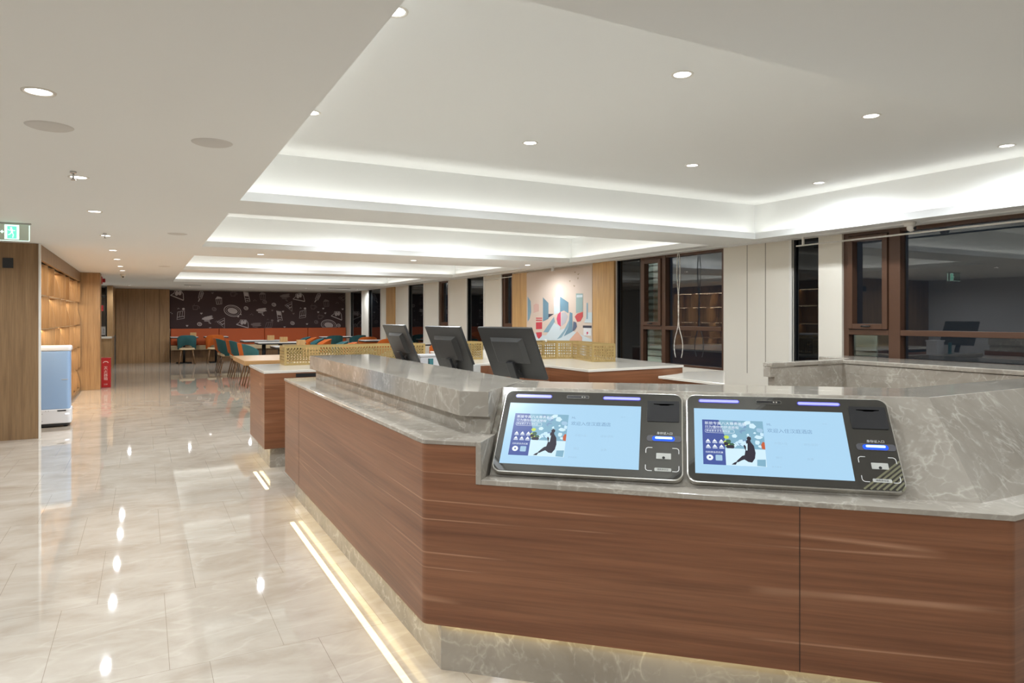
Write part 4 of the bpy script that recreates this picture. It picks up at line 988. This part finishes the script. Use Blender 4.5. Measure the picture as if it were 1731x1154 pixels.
# ------------------------------------------------------------------ left side: display cabinet, robot, cupboards
dc = thing('display_cabinet', 'tall oak display wall with rows of lit niches on the left', 'cabinet', (0, 0, 0))
b = BM(); box(b, -3.98, -1.13, 10.20, 10.26, 0, 2.398); linkobj('end_panel', b, M['oak'], dc)
b = BM(); box(b, -1.142, -1.122, 10.193, 10.262, 0, 2.399); linkobj('metal_corner_trim', b, M['panelw'], dc)
b = BM(); box(b, -1.17, -1.13, 10.26, 16.4, 2.21, 2.398); box(b, -1.17, -1.13, 11.75, 16.4, 0, .06); linkobj('fascia', b, M['oak'], dc)
b = BM(); box(b, -1.56, -1.53, 10.26, 16.4, 0, 2.398); linkobj('back_panel', b, M['oak'], dc)
SH = (2.19, 1.775, 1.32, .87, .45, .05)
for z in SH:
    y_s = 10.26 if z > 1 else 11.75
    b = BM(); box(b, -1.53, -1.20, y_s, 16.4, z, z + .02); s_ = linkobj('shelf', b, M['oaklit'], dc)
    if z > .1:
        b = BM(); box(b, -1.32, -1.31, y_s + .04, 16.36, z - .005, z - .001); linkobj('led_strip', b, M['warmled'], s_)
        strip_light('niche_strip', (-1.30, y_s + .04), (-1.30, 16.36), z - .014, 3.6, (1, .78, .50), .02, up=False)
for k in range(0, 9):
    y = 10.27 + k * .76
    for j in range(5):
        z1_, z0_ = SH[j], SH[j + 1] + .02
        yy = y + (.13 if j % 2 else 0) * (1 if 0 < k < 8 else 0)
        if j > 1 and yy < 11.7: continue
        b = BM()
        cv = .10 if (k + j) % 3 == 0 else 0.0
        pts = [(-1.53, z0_), (-1.132, z0_)] + [(-1.132 - cv * (q / 6) ** 2, z0_ + (z1_ - z0_) * q / 6) for q in range(1, 6)] + [(-1.132 - cv, z1_), (-1.53, z1_)]
        MM = Matrix(((1, 0, 0, 0), (0, 0, -1, yy + .012), (0, 1, 0, 0), (0, 0, 0, 1)))
        prism(b, pts, -.012, .012, 0, MM); linkobj('divider', b, M['oaklit'], dc)
b = BM(); box(b, -1.501, -1.395, 10.185, 10.2, 2.09, 2.21); small('wall_panel_screen', b, M['black'], 'small square black panel mounted on the oak end wall at far left', 'control panel')
b = BM(); box(b, -1.6, -.79, 16.40, 16.9, 0, 2.398); tag(linkobj('oak_column', b, M['oaklit'], bev=.003), 'square oak column at the far end of the lit niche cabinet', 'column')

rb_t = thing('delivery_robot', 'light blue and white delivery robot parked beside the oak end wall', 'robot', (-1.08, 11.30, 0), math.radians(2))
b = BM(); prism(b, rrect(-.20, .20, -.20, .20, .05), .05, .245); linkobj('drive_base', b, M['robotwhite'], rb_t, bev=.012)
b = BM(); prism(b, rrect(-.18, .18, -.19, .19, .05), .018, .05); linkobj('bumper', b, M['black'], rb_t)
b = BM(); prism(b, rrect(-.195, .185, -.195, .195, .04), .245, 1.03); linkobj('cabin', b, M['robotblue'], rb_t, bev=.008)
b = BM(); prism(b, rrect(-.20, .20, -.20, .20, .05), 1.03, 1.10); linkobj('lid', b, M['robotwhite'], rb_t, bev=.02)
b = BM(); box(b, .04, .14, -.203, -.199, .215, .232); linkobj('sensor_slot', b, M['black'], rb_t)
b = BM()
for x, z in ((-.13, .19), (-.13, .09), (-.09, .225), (-.06, .225)): tube(b, (x, -.203, z), (x, -.199, z), .006)
linkobj('screw', b, M['greyplastic'], rb_t)
b = BM(); box(b, .09, .16, -.198, -.1945, .64, .65); linkobj('door_catch', b, M['greyplastic'], rb_t)
for sx in (-.13, .13):
    for sy in (-.13, .13):
        b = BM(); tube(b, (sx - .02, sy, .035), (sx + .02, sy, .035), .034, n=16); linkobj('wheel', b, M['black'], rb_t)
b = BM(); box(b, .13, .175, -.2035, -.1995, .17, .185); linkobj('head_lamp', b, emat('robot_lamp', (.8, .9, 1), 2.0), rb_t)

fx = thing('extinguisher_cabinet', 'red fire extinguisher box on the floor beside the oak column', 'extinguisher box', (-.71, 16.95, 0))
b = BM(); box(b, -.092, .092, -.09, .10, 0, .60); linkobj('case', b, M['red'], fx, bev=.006)
b = BM(); box(b, -.098, .098, -.098, .105, .60, .625); linkobj('lid', b, M['red'], fx, bev=.004)
b = BM(); MX = Matrix.Translation((0, -.0915, 0)) @ Matrix.Rotation(PI / 2, 4, 'X')
ribbon(b, ell(0, .52, .045, .03, 0, 10, 0, PI), .014, MX)
for q, ch_ in enumerate('灭火器箱'): text_into(b, ch_, .075, MX @ Matrix.Translation((-.037, .385 - q * .075, 0)))
text_into(b, '119', .045, MX @ Matrix.Translation((-.036, .05, 0)))
linkobj('printed_lettering', b, M['redprint'], fx)

# hatch counter beyond
hc = thing('pantry_counter', 'oak pantry counter with white top in the far left corner', 'counter', (0, 0, 0))
b = BM(); box(b, -1.49, -.82, 22.85, 25.19, 0, .87); linkobj('cabinet', b, M['oaklit'], hc)
b = BM(); box(b, -1.49, -.81, 22.83, 25.19, .87, .93); linkobj('worktop', b, M['cream'], hc, bev=.004)
b = BM(); box(b, -.93, -.79, 22.86, 25.19, .931, 2.39); tag(linkobj('oak_column', b, M['oaklit']), 'pale oak column standing on the pantry counter', 'column')
b = BM(); box(b, -4.0, -1.5, 16.9, YF, 0, 2.4); struct('wall_left.001', b, M['panelw'])
b = BM(); box(b, -1.49, -.95, 24.6, 24.7, .931, 2.2); tag(linkobj('white_partition', b, M['panelw']), 'white panel above the pantry counter beside the pale oak column', 'panel')
b = BM(); box(b, -1.49, -.93, 22.88, 22.95, 2.06, 2.10); box(b, -.965, -.935, 22.88, 22.95, .935, 2.36); tag(linkobj('dark_frame', b, M['blackm']), 'thin dark metal frame around the pantry opening', 'frame')
b = BM(); box(b, -.08, .08, -.1, .1, 0, .28); o = linkobj('drink_dispenser', b, M['robotwhite'], bev=.01, loc=(-1.03, 23.3, .931)); tag(o, 'white drink dispenser with black dots on the pantry counter', 'dispenser')
b = BM()
for z in (.20, .15, .10): tube(b, (0, -.104, z), (0, -.099, z), .012)
box(b, -.06, .04, -.125, -.1, .0, .03); linkobj('control_dots', b, M['black'], o)
# alarm bell and red plate on the side of the oak column
b = BM(); tube(b, (-.79, 17.2, 2.28), (-.745, 17.2, 2.28), .045, .04, 20); tube(b, (-.745, 17.2, 2.28), (-.73, 17.2, 2.28), .055, .03, 20); box(b, -.80, -.78, 16.88, 17.25, 2.2, 2.35)
small('alarm_bell', b, M['red'], 'round red fire alarm bell high behind the oak column', 'alarm bell')
b = BM(); box(b, -.80, -.76, 16.9, 17.08, 1.62, 1.74); small('call_point', b, M['red'], 'small square red alarm call point halfway up behind the oak column', 'alarm')
